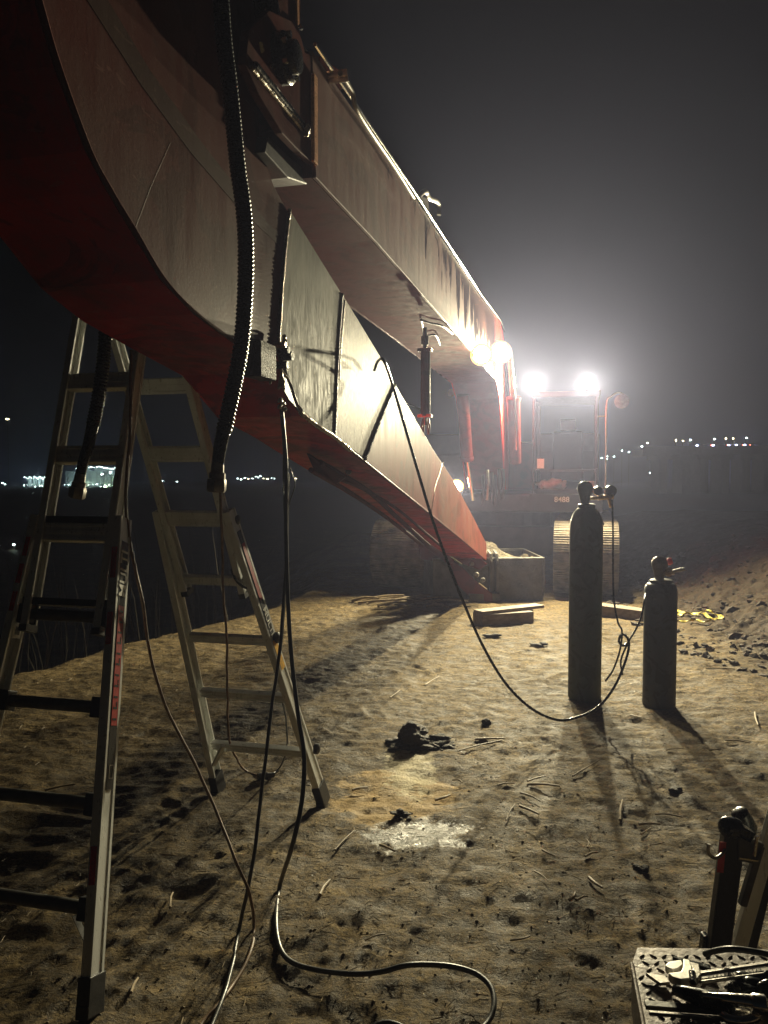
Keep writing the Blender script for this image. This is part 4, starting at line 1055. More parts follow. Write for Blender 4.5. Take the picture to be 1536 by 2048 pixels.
# ------------------------------------------------------------------ gas bottles
def bottle(name, c, R, Hc, mat, label, small):
    e = empty(name, c); tag(e, label, 'gas bottle')
    def B(mb, n, mt, par=None, **k):
        o = mb.build(n, mt, None, **k); o.parent = par or e; return o
    mb = MB(); pr = [(R * 0.93, 0.0), (R, 0.015), (R, Hc)]
    n = 14
    sh = 0.16 if not small else 0.075; rn = 0.042 if not small else 0.055
    for i in range(1, n + 1):
        t = i / n * math.pi / 2
        pr.append((rn + (R - rn) * math.cos(t) ** (1.1 if not small else 0.55), Hc + sh * math.sin(t)))
    pr += [(rn, Hc + sh + 0.02)]
    mb.lathe((0, 0, 0), pr, 56); b = B(mb, 'bottle_body', mat, smooth=True)
    zt = Hc + sh
    mb = MB(); mb.lathe((0, 0, zt - 0.012), [(rn + 0.016, 0), (rn + 0.02, 0.008), (rn + 0.02, 0.03), (rn + 0.008, 0.036)], 32); B(mb, 'neck_ring', mat, smooth=True)
    # tear-drop valve guard: a bent steel shell, open towards the right
    g0 = zt + 0.03; hg_ = 0.165 if not small else 0.155
    mb = MB(); hw_ = 0.058
    prof = [(0.03, 0), (0.034, 0.02), (0.046, 0.07), (hw_, 0.105), (hw_ * 0.97, 0.13), (hw_ * 0.75, 0.152), (hw_ * 0.4, 0.163), (0.004, hg_)]
    vs = []; fs = []; na = 30
    for r_, z_ in prof:
        for k in range(na + 1):
            w = math.radians(35 + 290 * k / na)
            for rr in (r_, max(r_ - 0.005, 0.001)):
                vs.append((-0.010 + rr * math.cos(w), rr * math.sin(w) * 0.8, g0 - 0.01 + z_ - (0 if rr == r_ else 0.003)))
    st_ = (na + 1) * 2
    for i in range(len(prof) - 1):
        for k in range(na):
            a = i * st_ + k * 2
            fs.append((a, a + 2, a + 2 + st_, a + st_)); fs.append((a + 1, a + 1 + st_, a + 3 + st_, a + 3))
        fs.append((i * st_, i * st_ + st_, i * st_ + st_ + 1, i * st_ + 1)); fs.append((i * st_ + 2 * na, i * st_ + 2 * na + 1, i * st_ + st_ + 2 * na + 1, i * st_ + st_ + 2 * na))
    mb.add(vs, fs); B(mb, 'valve_guard', MT['guard'] if small else mat, smooth=True)
    mb = MB(); mb.lathe((0, 0, zt + 0.0), [(0.02, 0), (0.02, 0.06), (0.014, 0.07), (0.014, 0.10)], 16); mb.cyl((0, 0, zt + 0.06), (0.09, 0, zt + 0.065), 0.012); vl = B(mb, 'valve', MT['brass'], smooth=True)
    if not small:
        mb = MB(); mb.cyl((0.08, 0, zt + 0.065), (0.19, 0.0, zt + 0.075), 0.018); mb.cyl((0.16, 0.0, zt + 0.075), (0.17, -0.03, zt + 0.0), 0.016); rg = B(mb, 'regulator', MT['brass'], smooth=True)
        for gx, gr_ in ((0.085, 0.032), (0.178, 0.040)):
            mb = MB(); mb.lathe((gx, 0.02, zt + 0.115), [(0.01, -0.02), (gr_ * 0.95, -0.018), (gr_, -0.01), (gr_, 0.014), (gr_ * 0.85, 0.016)], 28, (0.1, -1, 0)); gg = B(mb, 'gauge', MT['black'], rg, smooth=True)
            mb = MB(); mb.lathe((gx, 0.02, zt + 0.115), [(gr_ * 0.93, -0.02), (gr_ * 1.06, -0.018), (gr_ * 1.06, 0.0), (gr_ * 0.93, 0.002)], 28, (0.1, -1, 0)); B(mb, 'bezel', MT['chrome'], gg, smooth=True)
        mb = MB(); mb.tube(crom([Vector((0.03, -0.03, zt - 0.02)), Vector((0.075, -0.07, zt - 0.05)), Vector((R * 0.93, -0.06, zt - 0.125))], 6), 0.005, 8); B(mb, 'chain', MT['steel'], smooth=True)
    else:
        mb = MB(); mb.lathe((0.045, 0, zt + 0.145), [(0.01, -0.005), (0.024, 0), (0.026, 0.012), (0.022, 0.03), (0.008, 0.034)], 20, (0.9, -0.1, 0.25)); B(mb, 'valve_knob', MT['knob_red'], smooth=True)
        mb = MB(); mb.tube([Vector((0.05, -0.01, zt + 0.07)), Vector((0.09, -0.02, zt + 0.085)), Vector((0.155, -0.03, zt + 0.10))], 0.012, 14); rg = B(mb, 'regulator', MT['steel'], smooth=True)
        mb = MB(); mb.lathe((0.03, -0.05, zt + 0.08), [(0.01, -0.02), (0.028, -0.018), (0.03, 0.0), (0.03, 0.012), (0.02, 0.014)], 20, (0.1, -1, 0)); B(mb, 'gauge', MT['brass'], rg, smooth=True)
    return e
bottle('gas_cylinder', gas_c, 0.117, 1.235, MT['cyl_green'], 'tall dark green gas bottle with twin gauges standing in the lit yard', False)
bottle('gas_cylinder', sm_c, 0.112, 0.80, MT['cyl_grey'], 'short black gas bottle with a red valve knob, right of the tall bottle', True)

# ------------------------------------------------------------------ timber, strap, clods, sticks
def plank(p, q, w, h, label, z0=0.0, name='timber_block'):
    p, q = Vector(p), Vector(q); mb = MB()
    d = (q - p).normalized(); s = d.cross(Z3).normalized()
    mb.box((p + q) / 2 + Z3 * h / 2, (d, s, Z3), ((q - p).length / 2, w / 2, h / 2))
    o = mb.build(name, MT['wood'], None, bevel=0.006); tag(o, label, 'timber'); return o
a, b = G(957, 1252), G(1062, 1246)
plank(a + Vector((0, .1, -0.01)), b + Vector((0, .14, -0.01)), 0.22, 0.13, 'short squared timber block on the lit ground in front of the bucket')
plank(a + Vector((0.0, .06, 0.122)), b + Vector((0.16, .32, 0.122)), 0.16, 0.035, 'sawn board lying across the squared timber block', name='board')
a, b = G(1212, 1228), G(1312, 1246)
plank(a + Vector((-0.25, .25, -0.01)), b + Vector((0.05, .12, -0.01)), 0.20, 0.12, 'long grey beam on the ground behind the two gas bottles', name='timber_beam')
mb = MB()
def ribbon(P, w, z):
    Q = crom([Vector(p) for p in P], 8); vs = []; fs = []
    for p in Q: p.z = max(p.z, gz(p.x, p.y) + 0.012)
    for i, p in enumerate(Q):
        t = (Q[min(i + 1, len(Q) - 1)] - Q[max(i - 1, 0)]).normalized(); s = t.cross(Z3).normalized()
        for a in (-1, 1):
            for h in (0, 0.008): vs.append(p + s * a * w / 2 + Z3 * (h + z + 0.01 * math.sin(i * 0.7 + a)))
    for i in range(len(Q) - 1):
        o = i * 4
        for a, b in ((0, 1), (1, 3), (3, 2), (2, 0)): fs.append((o + a, o + b, o + 4 + b, o + 4 + a))
    mb.add(vs, fs)
ribbon([G(1350, 1226), G(1375, 1229), G(1400, 1232), G(1425, 1233), G(1441, 1235), G(1444, 1239), G(1432, 1241), G(1405, 1240)], 0.035, 0.012)
ribbon([G(1350, 1232), G(1372, 1236), G(1398, 1238)], 0.030, 0.02)
ribbon([G(1350, 1247), G(1380, 1246), G(1410, 1247), G(1440, 1244)], 0.018, 0.012)
o = mb.build('lifting_strap', MT['strap'], None); tag(o, 'yellow webbing strap crumpled on the ground behind the short bottle', 'strap')
# mud lump
def lump(px, py, r, seed, label, sq=(1, 0.8, 0.6), cat='clod', n=0, group=None):
    p = G(px, py); mb = MB(); mb.blob(p + Z3 * r * 0.35, r, seed, 5 if n else 4, 0.45, sq); rr = random.Random(seed)
    for i in range(n):
        a = rr.uniform(0, 6.28); d = r * rr.uniform(0.7, 2.2); x, y = p.x + math.cos(a) * d + r * 0.6, p.y + math.sin(a) * d * 0.8 - r * 0.2
        mb.blob(Vector((x, y, gz(x, y) + r * 0.05)), r * rr.uniform(0.08, 0.35), seed + i, 2, 0.5, (1.2, 1, 0.6))
    o = mb.build('mud_clod', MT['mud'], None, smooth=True, auto=False); tag(o, label, cat, group); return o
lump(822, 1488, 0.090, 3, 'big dark wet mud clod with crumbs in the middle of the yard', (1.05, 0.8, 0.85), n=46)
lump(878, 1478, 0.04, 33, 'cluster of dark mud crumbs right of the big clod', (1.5, 0.9, 0.5), n=20)
lump(1056, 1221, 0.055, 4, 'dark stone just behind the board in front of the bucket')
lump(972, 1447, 0.028, 5, 'small round dark clod between the big clod and the gas hose')
lump(1283, 1742, 0.028, 6, 'small dark clod where the tall bottle shadow ends')
lump(985, 1275, 0.05, 7, 'flat dark clod in front of the timber block', (1.5, 0.8, 0.4))
lump(1352, 1585, 0.03, 8, 'dark clod in front of the short bottle', (1.2, 0.8, 0.5))
lump(1082, 1292, 0.04, 12, 'dark clod left of the tall bottle, beyond the sagging hose', (1.6, 0.8, 0.5))
lump(800, 1632, 0.03, 13, 'cluster of mud crumbs at the edge of the pale spill', (1.2, 0.9, 0.5), n=16)
# sticks one can count
rs = random.Random(21)
ORD = ['leftmost', 'second', 'third', 'fourth', 'fifth', 'sixth', 'seventh', 'eighth', 'ninth', 'tenth', 'eleventh', 'twelfth', 'thirteenth', 'fourteenth', 'fifteenth', 'sixteenth']
def order(i): return ORD[i] if i == 0 else ORD[i] + ' from left'
LMK = {'right of the big mud clod': (960, 1500), 'right of the pale spill': (1060, 1610), 'left of the pale spill': (680, 1620), 'below the pale spill': (800, 1760), 'in the shadow of the tall bottle': (1200, 1640), 'in front of the short bottle': (1330, 1560), 'right of the short bottle': (1460, 1420), 'left of the folding stand': (1300, 1690), 'above the tread plate corner': (1120, 1800), 'between the ladder feet': (330, 1830), 'left of the front ladder rail': (90, 1580), 'beyond the big mud clod': (820, 1385), 'between the two gas bottles': (1260, 1430)}
def stick_labels(st):
    near = {}
    for i, (a, b, c, d) in enumerate(st):
        m = ((a + c) / 2, (b + d) / 2); k = min(LMK, key=lambda k: (LMK[k][0] - m[0]) ** 2 + (LMK[k][1] - m[1]) ** 2); near.setdefault(k, []).append((m[0], i))
    out = {}
    for k, v in near.items():
        v.sort()
        for n, (_, i) in enumerate(v): out[i] = ('dead stick ' + k) if len(v) == 1 else order(n) + ' of the dead sticks ' + k
    return out
sticks = [(1060, 1568, 1120, 1572), (1145, 1552, 1198, 1520), (1040, 1585, 1080, 1602), (1040, 1612, 1078, 1628), (1012, 1640, 1030, 1608), (1068, 1742, 1096, 1762), (1178, 1755, 1205, 1775), (1170, 1712, 1196, 1705), (915, 1502, 1005, 1480), (950, 1478, 1010, 1476), (1055, 1562, 1088, 1552), (1310, 1628, 1365, 1634), (1278, 1648, 1320, 1648), (1282, 1668, 1302, 1655), (1300, 1690, 1330, 1684), (1138, 1800, 1150, 1785), (1152, 1800, 1175, 1792), (670, 1700, 708, 1662), (705, 1580, 735, 1575), (340, 1815, 346, 1785), (262, 1985, 276, 1956), (1412, 1336, 1470, 1338), (1418, 1500, 1440, 1498), (1332, 1500, 1376, 1498), (90, 1580, 150, 1568), (780, 1395, 800, 1380), (850, 1370, 880, 1352), (1240, 1640, 1245, 1600), (1175, 1695, 1172, 1678), (1085, 1700, 1110, 1712), (760, 1690, 790, 1702), (995, 1570, 1030, 1566), (905, 1560, 925, 1565), (1510, 1425, 1516, 1450), (1450, 1480, 1500, 1486), (1260, 1430, 1300, 1440), (870, 1600, 900, 1590), (730, 1880, 770, 1868), (1020, 1880, 1060, 1872), (640, 1790, 660, 1760)]
SL = stick_labels(sticks)
for i, (x0, y0, x1, y1) in enumerate(sticks):
    a, b = G(x0, y0, 0.012), G(x1, y1, 0.016); mb = MB(); r = rs.uniform(0.003, 0.005) if i % 3 else 0.0065
    mid = a.lerp(b, 0.5) + Vector((rs.uniform(-.01, .01), rs.uniform(-.01, .01), 0.004))
    mb.tube(crom([a, mid, b], 3), r, 7, rf=lambda t, k: r * (1.1 - 0.4 * t))
    o = mb.build('stick', MT['stick'], None, smooth=True); tag(o, SL[i], 'stick', 'sticks scattered over the yard')
# branch pile before the left track
for i in range(16):
    x = 700 + 160 * (i + rs.random() * 0.8) / 16; y = rs.uniform(1199, 1213); a = G(x, y, 0.02); an = rs.uniform(-0.5, 0.5); l = rs.uniform(0.25, 0.7)
    b = a + Vector((math.cos(an) * l, math.sin(an) * l * 0.8, rs.uniform(0, 0.06))); mb = MB(); r = rs.uniform(0.010, 0.02)
    mb.tube(crom([a, a.lerp(b, 0.5) + Vector((0, 0.03, 0.02)), b], 4), r, 7, rf=lambda t, k: r * (1.1 - 0.6 * t))
    o = mb.build('branch', MT['stick'], None, smooth=True); tag(o, order(i) + ' of the branches piled before the left track', 'branch', 'branches piled before the left track')
# crumbs and straw over the whole yard
def scatter(n, fn, seed):
    rr = random.Random(seed); mb = MB()
    for i in range(n):
        Y = 1.2 + 9.5 * rr.random() ** 1.35; X = (rr.uniform(-0.62, 0.62)) * Y
        if X < np.interp(Y, [0, 6.1, 7.1, 9.85, 11], [-5.3, -3.05, -2.45, -1.1, -1.0]): continue
        fn(mb, X, Y, gz(X, Y), rr)
    return mb
def crumb(mb, X, Y, z, rr):
    r = 0.002 + 0.009 * rr.random() ** 5
    c = Vector((X, Y, z)); vs = [c + Vector((rr.uniform(.6, 1.3) * r * a, rr.uniform(.6, 1.3) * r * b, (rr.uniform(.4, 1.0) * r if k else -r * 0.4))) for k, (a, b) in enumerate(((0, 0), (1, 0), (0.2, 1), (-1, 0.3), (-0.2, -1)))]
    vs[0] = c + Vector((0, 0, r * 0.55))
    for i in range(1, 5): vs[i].z = z - r * 0.2
    mb.add(vs, [(0, 1, 2), (0, 2, 3), (0, 3, 4), (0, 4, 1), (4, 3, 2, 1)])
o = scatter(15000, crumb, 3).build('dirt_crumbs', MT['dirt'], None); tag(o, 'dark crumbs of soil strewn over the yard', 'soil crumbs', kind='stuff')
mb = MB(); rr = random.Random(12)
for i in range(1300):
    Y = rr.uniform(4.0, 12.5); xm = np.interp(Y, [-5, 3, 5, 7, 10, 16], [6.5, 4.6, 3.7, 3.1, 3.15, 3.6]); X = xm - 0.35 + 2.6 * rr.random() ** 1.3
    rad = 0.008 + 0.036 * rr.random() ** 3
    mb.blob(Vector((X, Y, gz(X, Y) + rad * 0.25)), rad, i, 1, 0.7, (1.2, 1, 0.75))
o = mb.build('bank_clods', MT['clod'], None); tag(o, 'broken soil clods covering the spoil bank on the right', 'clods', kind='stuff')
def straw(mb, X, Y, z, rr):
    an = rr.gauss(0, 0.9); l = rr.uniform(0.006, 0.028); w = 0.0007 + 0.0009 * rr.random()
    d = Vector((math.cos(an), math.sin(an), rr.uniform(-.1, .25))) * l; s = Vector((-d.y, d.x, 0)).normalized() * w; c = Vector((X, Y, z + 0.006)); u = Vector((0, 0, w * 1.5))
    mb.add([c - d - s, c - d + s, c - d + u, c + d - s, c + d + s, c + d + u], [(0, 1, 2), (3, 5, 4), (0, 3, 4, 1), (1, 4, 5, 2), (2, 5, 3, 0)])
o = scatter(3200, straw, 4).build('straw_litter', MT['stick'], None); tag(o, 'bits of pale straw strewn over the yard', 'straw', kind='stuff')
# reeds on the dark bank at the left
mb = MB(); rr = random.Random(9)
for i in range(260):
    Y = rr.uniform(4.5, 9.5); e = np.interp(Y, [0, 6.1, 7.1, 9.85], [-5.3, -3.05, -2.45, -1.1]); X = e - rr.uniform(0.25, 3.0)
    z = gz(X, Y); h = rr.uniform(0.5, 1.5); l = Vector((rr.gauss(0, .12), rr.gauss(0, .12), 1)) * h; c = Vector((X, Y, z - 0.02)); w = 0.004
    s = Vector((w, w * rr.uniform(-1, 1), 0)); m_ = c + l * 0.5 + Vector((rr.gauss(0, .02), 0, 0))
    mb.add([c - s, c + s, m_ + s * 0.7, m_ - s * 0.7, c + l + Vector((rr.gauss(0, .1), 0, 0))], [(0, 1, 2, 3), (3, 2, 4)])
o = mb.build('dry_reeds', MT['reed'], None); tag(o, 'tall dry reeds on the dark bank left of the ladder', 'reeds', kind='stuff')

# ------------------------------------------------------------------ tread-plate platform with tools
PZ = 0.70
def pp_(px, py, z=PZ): return gp(px, py, z)
P1, P2, P3 = pp_(1275, 1895), pp_(1264, 1928), pp_(1292, 2075)
P4, P5 = pp_(1345, 2400), pp_(2300, 2400)
P6 = P1 + Vector((0.95, -0.02, 0))
base_ = Vector((P1.x, P1.y, 0))
TP = empty('tool_platform', (base_.x, base_.y, 0)); tag(TP, 'brown tread-plate work platform with hand tools lying on it', 'work platform')
def TB(mb, name, mat, **k):
    o = mb.build(name, mat, None, **k); o.parent = TP; o.matrix_parent_inverse = Matrix.Translation(-TP.location); return o
top = [P1, P2, P3, P4, P5, P6]
mb = MB(); mb.prism([p - Z3 * 0.006 for p in top], Z3 * 0.006)
# raised lugs
fx = (P6 - P1).normalized(); fy = Vector((-fx.y, fx.x, 0)) * -1
def inside(p):
    c = False; n = len(top)
    for i in range(n):
        a, b = top[i], top[(i + 1) % n]
        if ((a.y > p.y) != (b.y > p.y)) and p.x < (b.x - a.x) * (p.y - a.y) / (b.y - a.y) + a.x: c = not c
    return c
pit = 0.0205
for i in range(0, 66):
    for j in range(0, 46):
        c = P1 + fx * (i * pit - 0.02) + fy * (j * pit + 0.006)
        if not inside(c) or not inside(c + fx * 0.012) or not inside(c - fx * 0.012) or not inside(c - fy * 0.01): continue
        a = math.radians(38 if (i + j) % 2 else -38) + math.radians(4)
        d = fx * math.cos(a) + fy * math.sin(a); s = Vector((-d.y, d.x, 0))
        l, w, h = 0.0084, 0.0022, 0.0021
        mb.add([c - d * l, c + s * w * 0.8 - d * l * 0.3, c + s * w * 0.8 + d * l * 0.3, c + d * l, c - s * w * 0.8 + d * l * 0.3, c - s * w * 0.8 - d * l * 0.3, c - d * l * 0.55 + Z3 * h, c + d * l * 0.55 + Z3 * h],
               [(0, 1, 6), (1, 2, 7, 6), (2, 3, 7), (3, 4, 7), (4, 5, 6, 7), (5, 0, 6)])
TB(mb, 'tread_plate', MT['plate'])
mb = MB()
for a, b in zip(top[:4], top[1:5]): mb.prism([a - Z3 * 0.006, b - Z3 * 0.006, b - Z3 * 0.09, a - Z3 * 0.09], (b - a).cross(Z3).normalized() * -0.006)
mb.prism([P6 - Z3 * 0.007, P1 - Z3 * 0.007, P1 - Z3 * 0.09, P6 - Z3 * 0.09], Vector((0, -0.006, 0)))
mb.tube([P2 + Z3 * 0.0, P3 + Z3 * 0.0, P4], 0.004, 8)
TB(mb, 'edge_skirt', MT['plate'])
mb = MB()
for p in (P1 + Vector((.07, -.07, 0)), P6 + Vector((-.05, -.06, 0)), P5 + Vector((-.06, .04, 0)), P4 + Vector((.06, .04, 0))): mb.abox((p.x - .02, p.y - .02, gz(p.x, p.y) - .02), (p.x + .02, p.y + .02, PZ - .01))
TB(mb, 'leg', MT['hose'], bevel=0.003)
# adjustable wrench
wz = PZ + 0.022
def wp(px, py, z=wz): return gp(px, py, z)
WR = empty('adjustable_wrench', wp(1400, 1945)); tag(WR, 'bright adjustable wrench with open jaws lying on the tread plate', 'wrench')
def TW(root, mb, name, mat, par=None, **k):
    o = mb.build(name, mat, None, **k); o.parent = par or root
    o.matrix_parent_inverse = Matrix.Identity(4) if par is not None else Matrix.Translation(-root.location); return o
jaw = [(1330, 1943), (1338, 1936), (1362, 1932), (1366, 1941), (1356, 1950), (1346, 1952), (1334, 1948)]
jaw2 = [(1366, 1932), (1378, 1934), (1384, 1950), (1380, 1972), (1362, 1974), (1344, 1969), (1336, 1961), (1350, 1960), (1362, 1958), (1366, 1948)]
mb = MB(); mb.prism([wp(*p) for p in jaw], Z3 * 0.012); hd = TW(WR, mb, 'movable_jaw', MT['satin'], bevel=0.0015)
mb = MB(); mb.prism([wp(*p) for p in jaw2], Z3 * 0.014); TW(WR, mb, 'fixed_jaw', MT['satin'], bevel=0.0015)
mb = MB(); mb.prism([wp(*p) for p in ((1379, 1936), (1398, 1940), (1402, 1962), (1392, 1976), (1381, 1972), (1385, 1950))], Z3 * 0.012); TW(WR, mb, 'head', MT['steel'], bevel=0.002)
mb = MB(); a, b = wp(1384, 1946, wz + .012), wp(1386, 1966, wz + .012); mb.tube(resample([a, b], 0.0008), 0.006, 12, rf=lambda t, i: 0.0065 if i % 4 < 2 else 0.005); TW(WR, mb, 'adjusting_screw', MT['chrome'], smooth=True)
hnd = [(1399, 1949), (1460, 1941), (1560, 1925), (1640, 1918), (1644, 1936), (1560, 1945), (1460, 1959), (1400, 1966)]
mb = MB(); mb.prism([wp(*p) for p in hnd], Z3 * 0.007)
for s in ((1399, 1949, 1560, 1925), (1400, 1965, 1560, 1944)): mb.tube([wp(s[0], s[1], wz + .006), wp(s[2], s[3], wz + .006)], 0.0032, 8)
TW(WR, mb, 'handle', MT['steel'], bevel=0.0015)
mb = MB(); rr = random.Random(2)
for k in range(14):
    if k == 7: continue
    t = k / 14; x = 1418 + t * 110; y = 1955 - t * 17.5
    for _ in range(2): mb.bar(wp(x + rr.uniform(-1, 1), y - 3, wz + .0075), wp(x + rr.uniform(-1.5, 3), y + 3, wz + .0075), 0.0008, 0.0008)
TW(WR, mb, 'stamped_marks', MT['hose'])
# dark bars, black pliers, shackle, black lead on the platform
def loose(name, mb, mat, label, cat, **k):
    o = mb.build(name, mat, None, **k); return tag(o, label, cat)
z1 = PZ + 0.012
mb = MB(); mb.bar(gp(1290, 2010, z1), gp(1480, 2024, z1), 0.014, 0.008, (0, 1, 0)); loose('steel_bar', mb, MT['alu_dark'], 'dark square steel bar along the front of the tread plate', 'bar', bevel=0.001)
mb = MB(); mb.bar(gp(1298, 2026, z1), gp(1500, 2042, z1), 0.006, 0.006, (0, 1, 0)); loose('steel_rod', mb, MT['steel'], 'thin bright rod beside the square steel bar', 'rod', bevel=0.001)
mb = MB(); mb.prism([gp(x, y, z1 - .008) for x, y in ((1345, 1922), (1350, 1921), (1420, 1938), (1422, 1946))], Z3 * 0.008); loose('chisel', mb, MT['hose'], 'thin black chisel lying behind the wrench head', 'chisel')
mb = MB(); mb.prism([gp(x, y, z1 - .008) for x, y in ((1292, 1952), (1330, 1958), (1340, 1970), (1320, 1972))], Z3 * 0.006); loose('scraper_blade', mb, MT['steel'], 'small pointed blade left of the wrench jaws', 'blade')
mb = MB(); mb.tube([gp(1345, 1978, z1 + .01), gp(1400, 1996, z1 + .012), gp(1470, 2020, z1 + .012)], 0.020, 14, rf=lambda t, i: (0.008, 0.015, 0.013)[i]); mb.box(gp(1412, 2000, z1 + .006), ((1, 0, 0), (0, 1, 0), (0, 0, 1)), (0.02, 0.012, 0.012)); loose('grinder', mb, MT['hose'], 'black angle grinder body under the wrench', 'grinder', smooth=True, bevel=0.003)
mb = MB(); mb.tube([gp(1404, 1990, z1 + .03), gp(1440, 1994, z1 + .03), gp(1446, 1996, z1 + .03), gp(1510, 2004, z1 + .03)], 0.006, 12, rf=lambda t, i: (0.005, 0.006, 0.008, 0.011)[i]); mb.lathe(gp(1517, 2008, z1 + .03), [(0.012, -0.012), (0.015, -0.008), (0.015, 0.01), (0.01, 0.014)], 18, (1, -0.2, 0)); loose('socket_ratchet', mb, MT['chrome'], 'polished ratchet handle pointing at the right edge', 'ratchet', smooth=True)
mb = MB(); ring = [gp(1480 + 34 * math.cos(w), 2028 + 13 * math.sin(w), z1 + .012) for w in np.linspace(-2.6, 2.9, 24)]; mb.tube(ring, 0.008, 10); mb.lathe(gp(1478, 2034, z1), [(0.022, 0), (0.024, 0.006), (0.018, 0.014), (0.006, 0.016)], 22); loose('shackle', mb, MT['chrome'], 'shiny curved shackle at the bottom right of the platform', 'shackle', smooth=True)
mb = MB()
for i, (x, y, r) in enumerate(((1480, 1972, .016), (1500, 1965, .02), (1520, 1972, .018), (1497, 1980, .014), (1532, 1960, .02), (1530, 1985, .02))): mb.blob(gp(x, y, z1 + .006), r, i + 60, 3, 0.4, (1.3, 1, 0.7))
loose('work_gloves', mb, MT['hose'], 'crumpled black gloves behind the ratchet', 'gloves', smooth=True, auto=False)
mb = MB(); mb.tube(crom([gp(1410, 1908, PZ + .01), gp(1430, 1902, PZ + .03), gp(1460, 1898, PZ + .05), gp(1500, 1902, PZ + .05), gp(1540, 1910, PZ + .04), gp(1600, 1925, PZ + .02), gp(1680, 1940, PZ + .01)], 8), 0.0055, 10); loose('black_lead', mb, MT['cord_black'], 'black lead arching over the back edge of the tread plate', 'cable', smooth=True, auto=False)

# ------------------------------------------------------------------ folding stand behind the platform
SY = 1.86
def sp(px, py, Y=SY): return at(px, py, Y)
fb0 = sp(1415, 1960); 
STN = empty('folding_stand', (sp(1440, 1890).x, SY, gz(sp(1440, 1890).x, SY))); tag(STN, 'black folding stand with a hook and a red label, behind the tread-plate platform', 'stand')
def SB(mb, name, mat, **k):
    o = mb.build(name, mat, None, **k); o.parent = STN; o.matrix_parent_inverse = Matrix.Translation(-STN.location); return o
def ext(a, b):                                   # carry the line a->b down to the ground
    d = (b - a); t = (gz(b.x, b.y) - a.z) / d.z; return a + d * t
t0, b0 = sp(1468, 1650), sp(1437, 1890)
g0 = ext(t0, b0)
mb = MB(); mb.bar(t0, g0, 0.052, 0.03, (1, 0, 0)); SB(mb, 'black_leg', MT['label_black'], bevel=0.004)
t1, b1 = sp(1548, 1640, SY + .05), sp(1478, 1890, SY + .05); g1 = ext(t1, b1)
mb = MB(); mb.bar(t1 + (t1 - b1) * 0.25, g1, 0.036, 0.02, (1, 0, 0)); SB(mb, 'aluminium_leg', MT['alu'], bevel=0.002)
t2, b2 = sp(1560, 1640, SY + .08), sp(1500, 1890, SY + .08); g2 = ext(t2, b2)
mb = MB(); mb.bar(t2 + (t2 - b2) * 0.25, g2, 0.024, 0.03, (1, 0, 0)); SB(mb, 'black_leg', MT['label_black'], bevel=0.003)
mb = MB(); mb.prism([sp(1478, 1665, SY - .02), sp(1530, 1690, SY - .02), sp(1512, 1730, SY - .02), sp(1476, 1722, SY - .02)], Vector((0, 0.02, 0))); mb.bar(sp(1520, 1690, SY - .01), sp(1484, 1810, SY - .01), 0.018, 0.02, (1, 0, 0)); SB(mb, 'gusset', MT['alu_dark'], bevel=0.003)
mb = MB(); mb.lathe(sp(1462, 1655), [(0.014, -0.025), (0.024, -0.02), (0.026, 0), (0.024, 0.02), (0.014, 0.028)], 20, (0.9, 0.3, -0.25)); mb.bar(sp(1462, 1652), sp(1500, 1672), 0.04, 0.03); SB(mb, 'top_cap', MT['hose'], smooth=True, bevel=0.004)
mb = MB(); mb.lathe(sp(1487, 1640, SY + .12), [(0.012, -0.03), (0.022, -0.025), (0.024, 0), (0.024, 0.03), (0.014, 0.05)], 20, (0.5, 0.2, -0.8)); SB(mb, 'rear_cap', MT['hose'], smooth=True)
mb = MB(); mb.tube(crom([sp(1418, 1688, SY - .05), sp(1416, 1700, SY - .05), sp(1420, 1710, SY - .05), sp(1432, 1716, SY - .045), sp(1444, 1708, SY - .03), sp(1450, 1700, SY - .02)], 8), 0.0042, 10); SB(mb, 'hook', MT['steel'], smooth=True)
mb = MB(); a = sp(1446, 1684, SY - .016); b = sp(1440, 1745, SY - .016); mb.bar(a, b, 0.016, 0.0015, (1, 0, 0)); SB(mb, 'red_label', MT['label_red'])
mb = MB(); mb.bar(sp(1411, 1868, SY + .02), sp(1404, 1930, SY + .02), 0.018, 0.03, (1, 0, 0)); SB(mb, 'side_foot', MT['hose'], bevel=0.006)
mb = MB(); mb.tube([sp(1514, 1672, SY - .03), sp(1508, 1712, SY - .03)], 0.004, 8); mb.bar(sp(1478, 1716, SY - .025), sp(1516, 1722, SY - .025), 0.004, 0.004); SB(mb, 'locking_pin', MT['chrome'], smooth=True)
for p in (g0, g1, g2):
    mb = MB(); mb.box(p + Z3 * 0.012, ((1, 0, 0), (0, 1, 0), (0, 0, 1)), (0.035, 0.03, 0.014)); SB(mb, 'foot_pad', MT['black'], bevel=0.004)

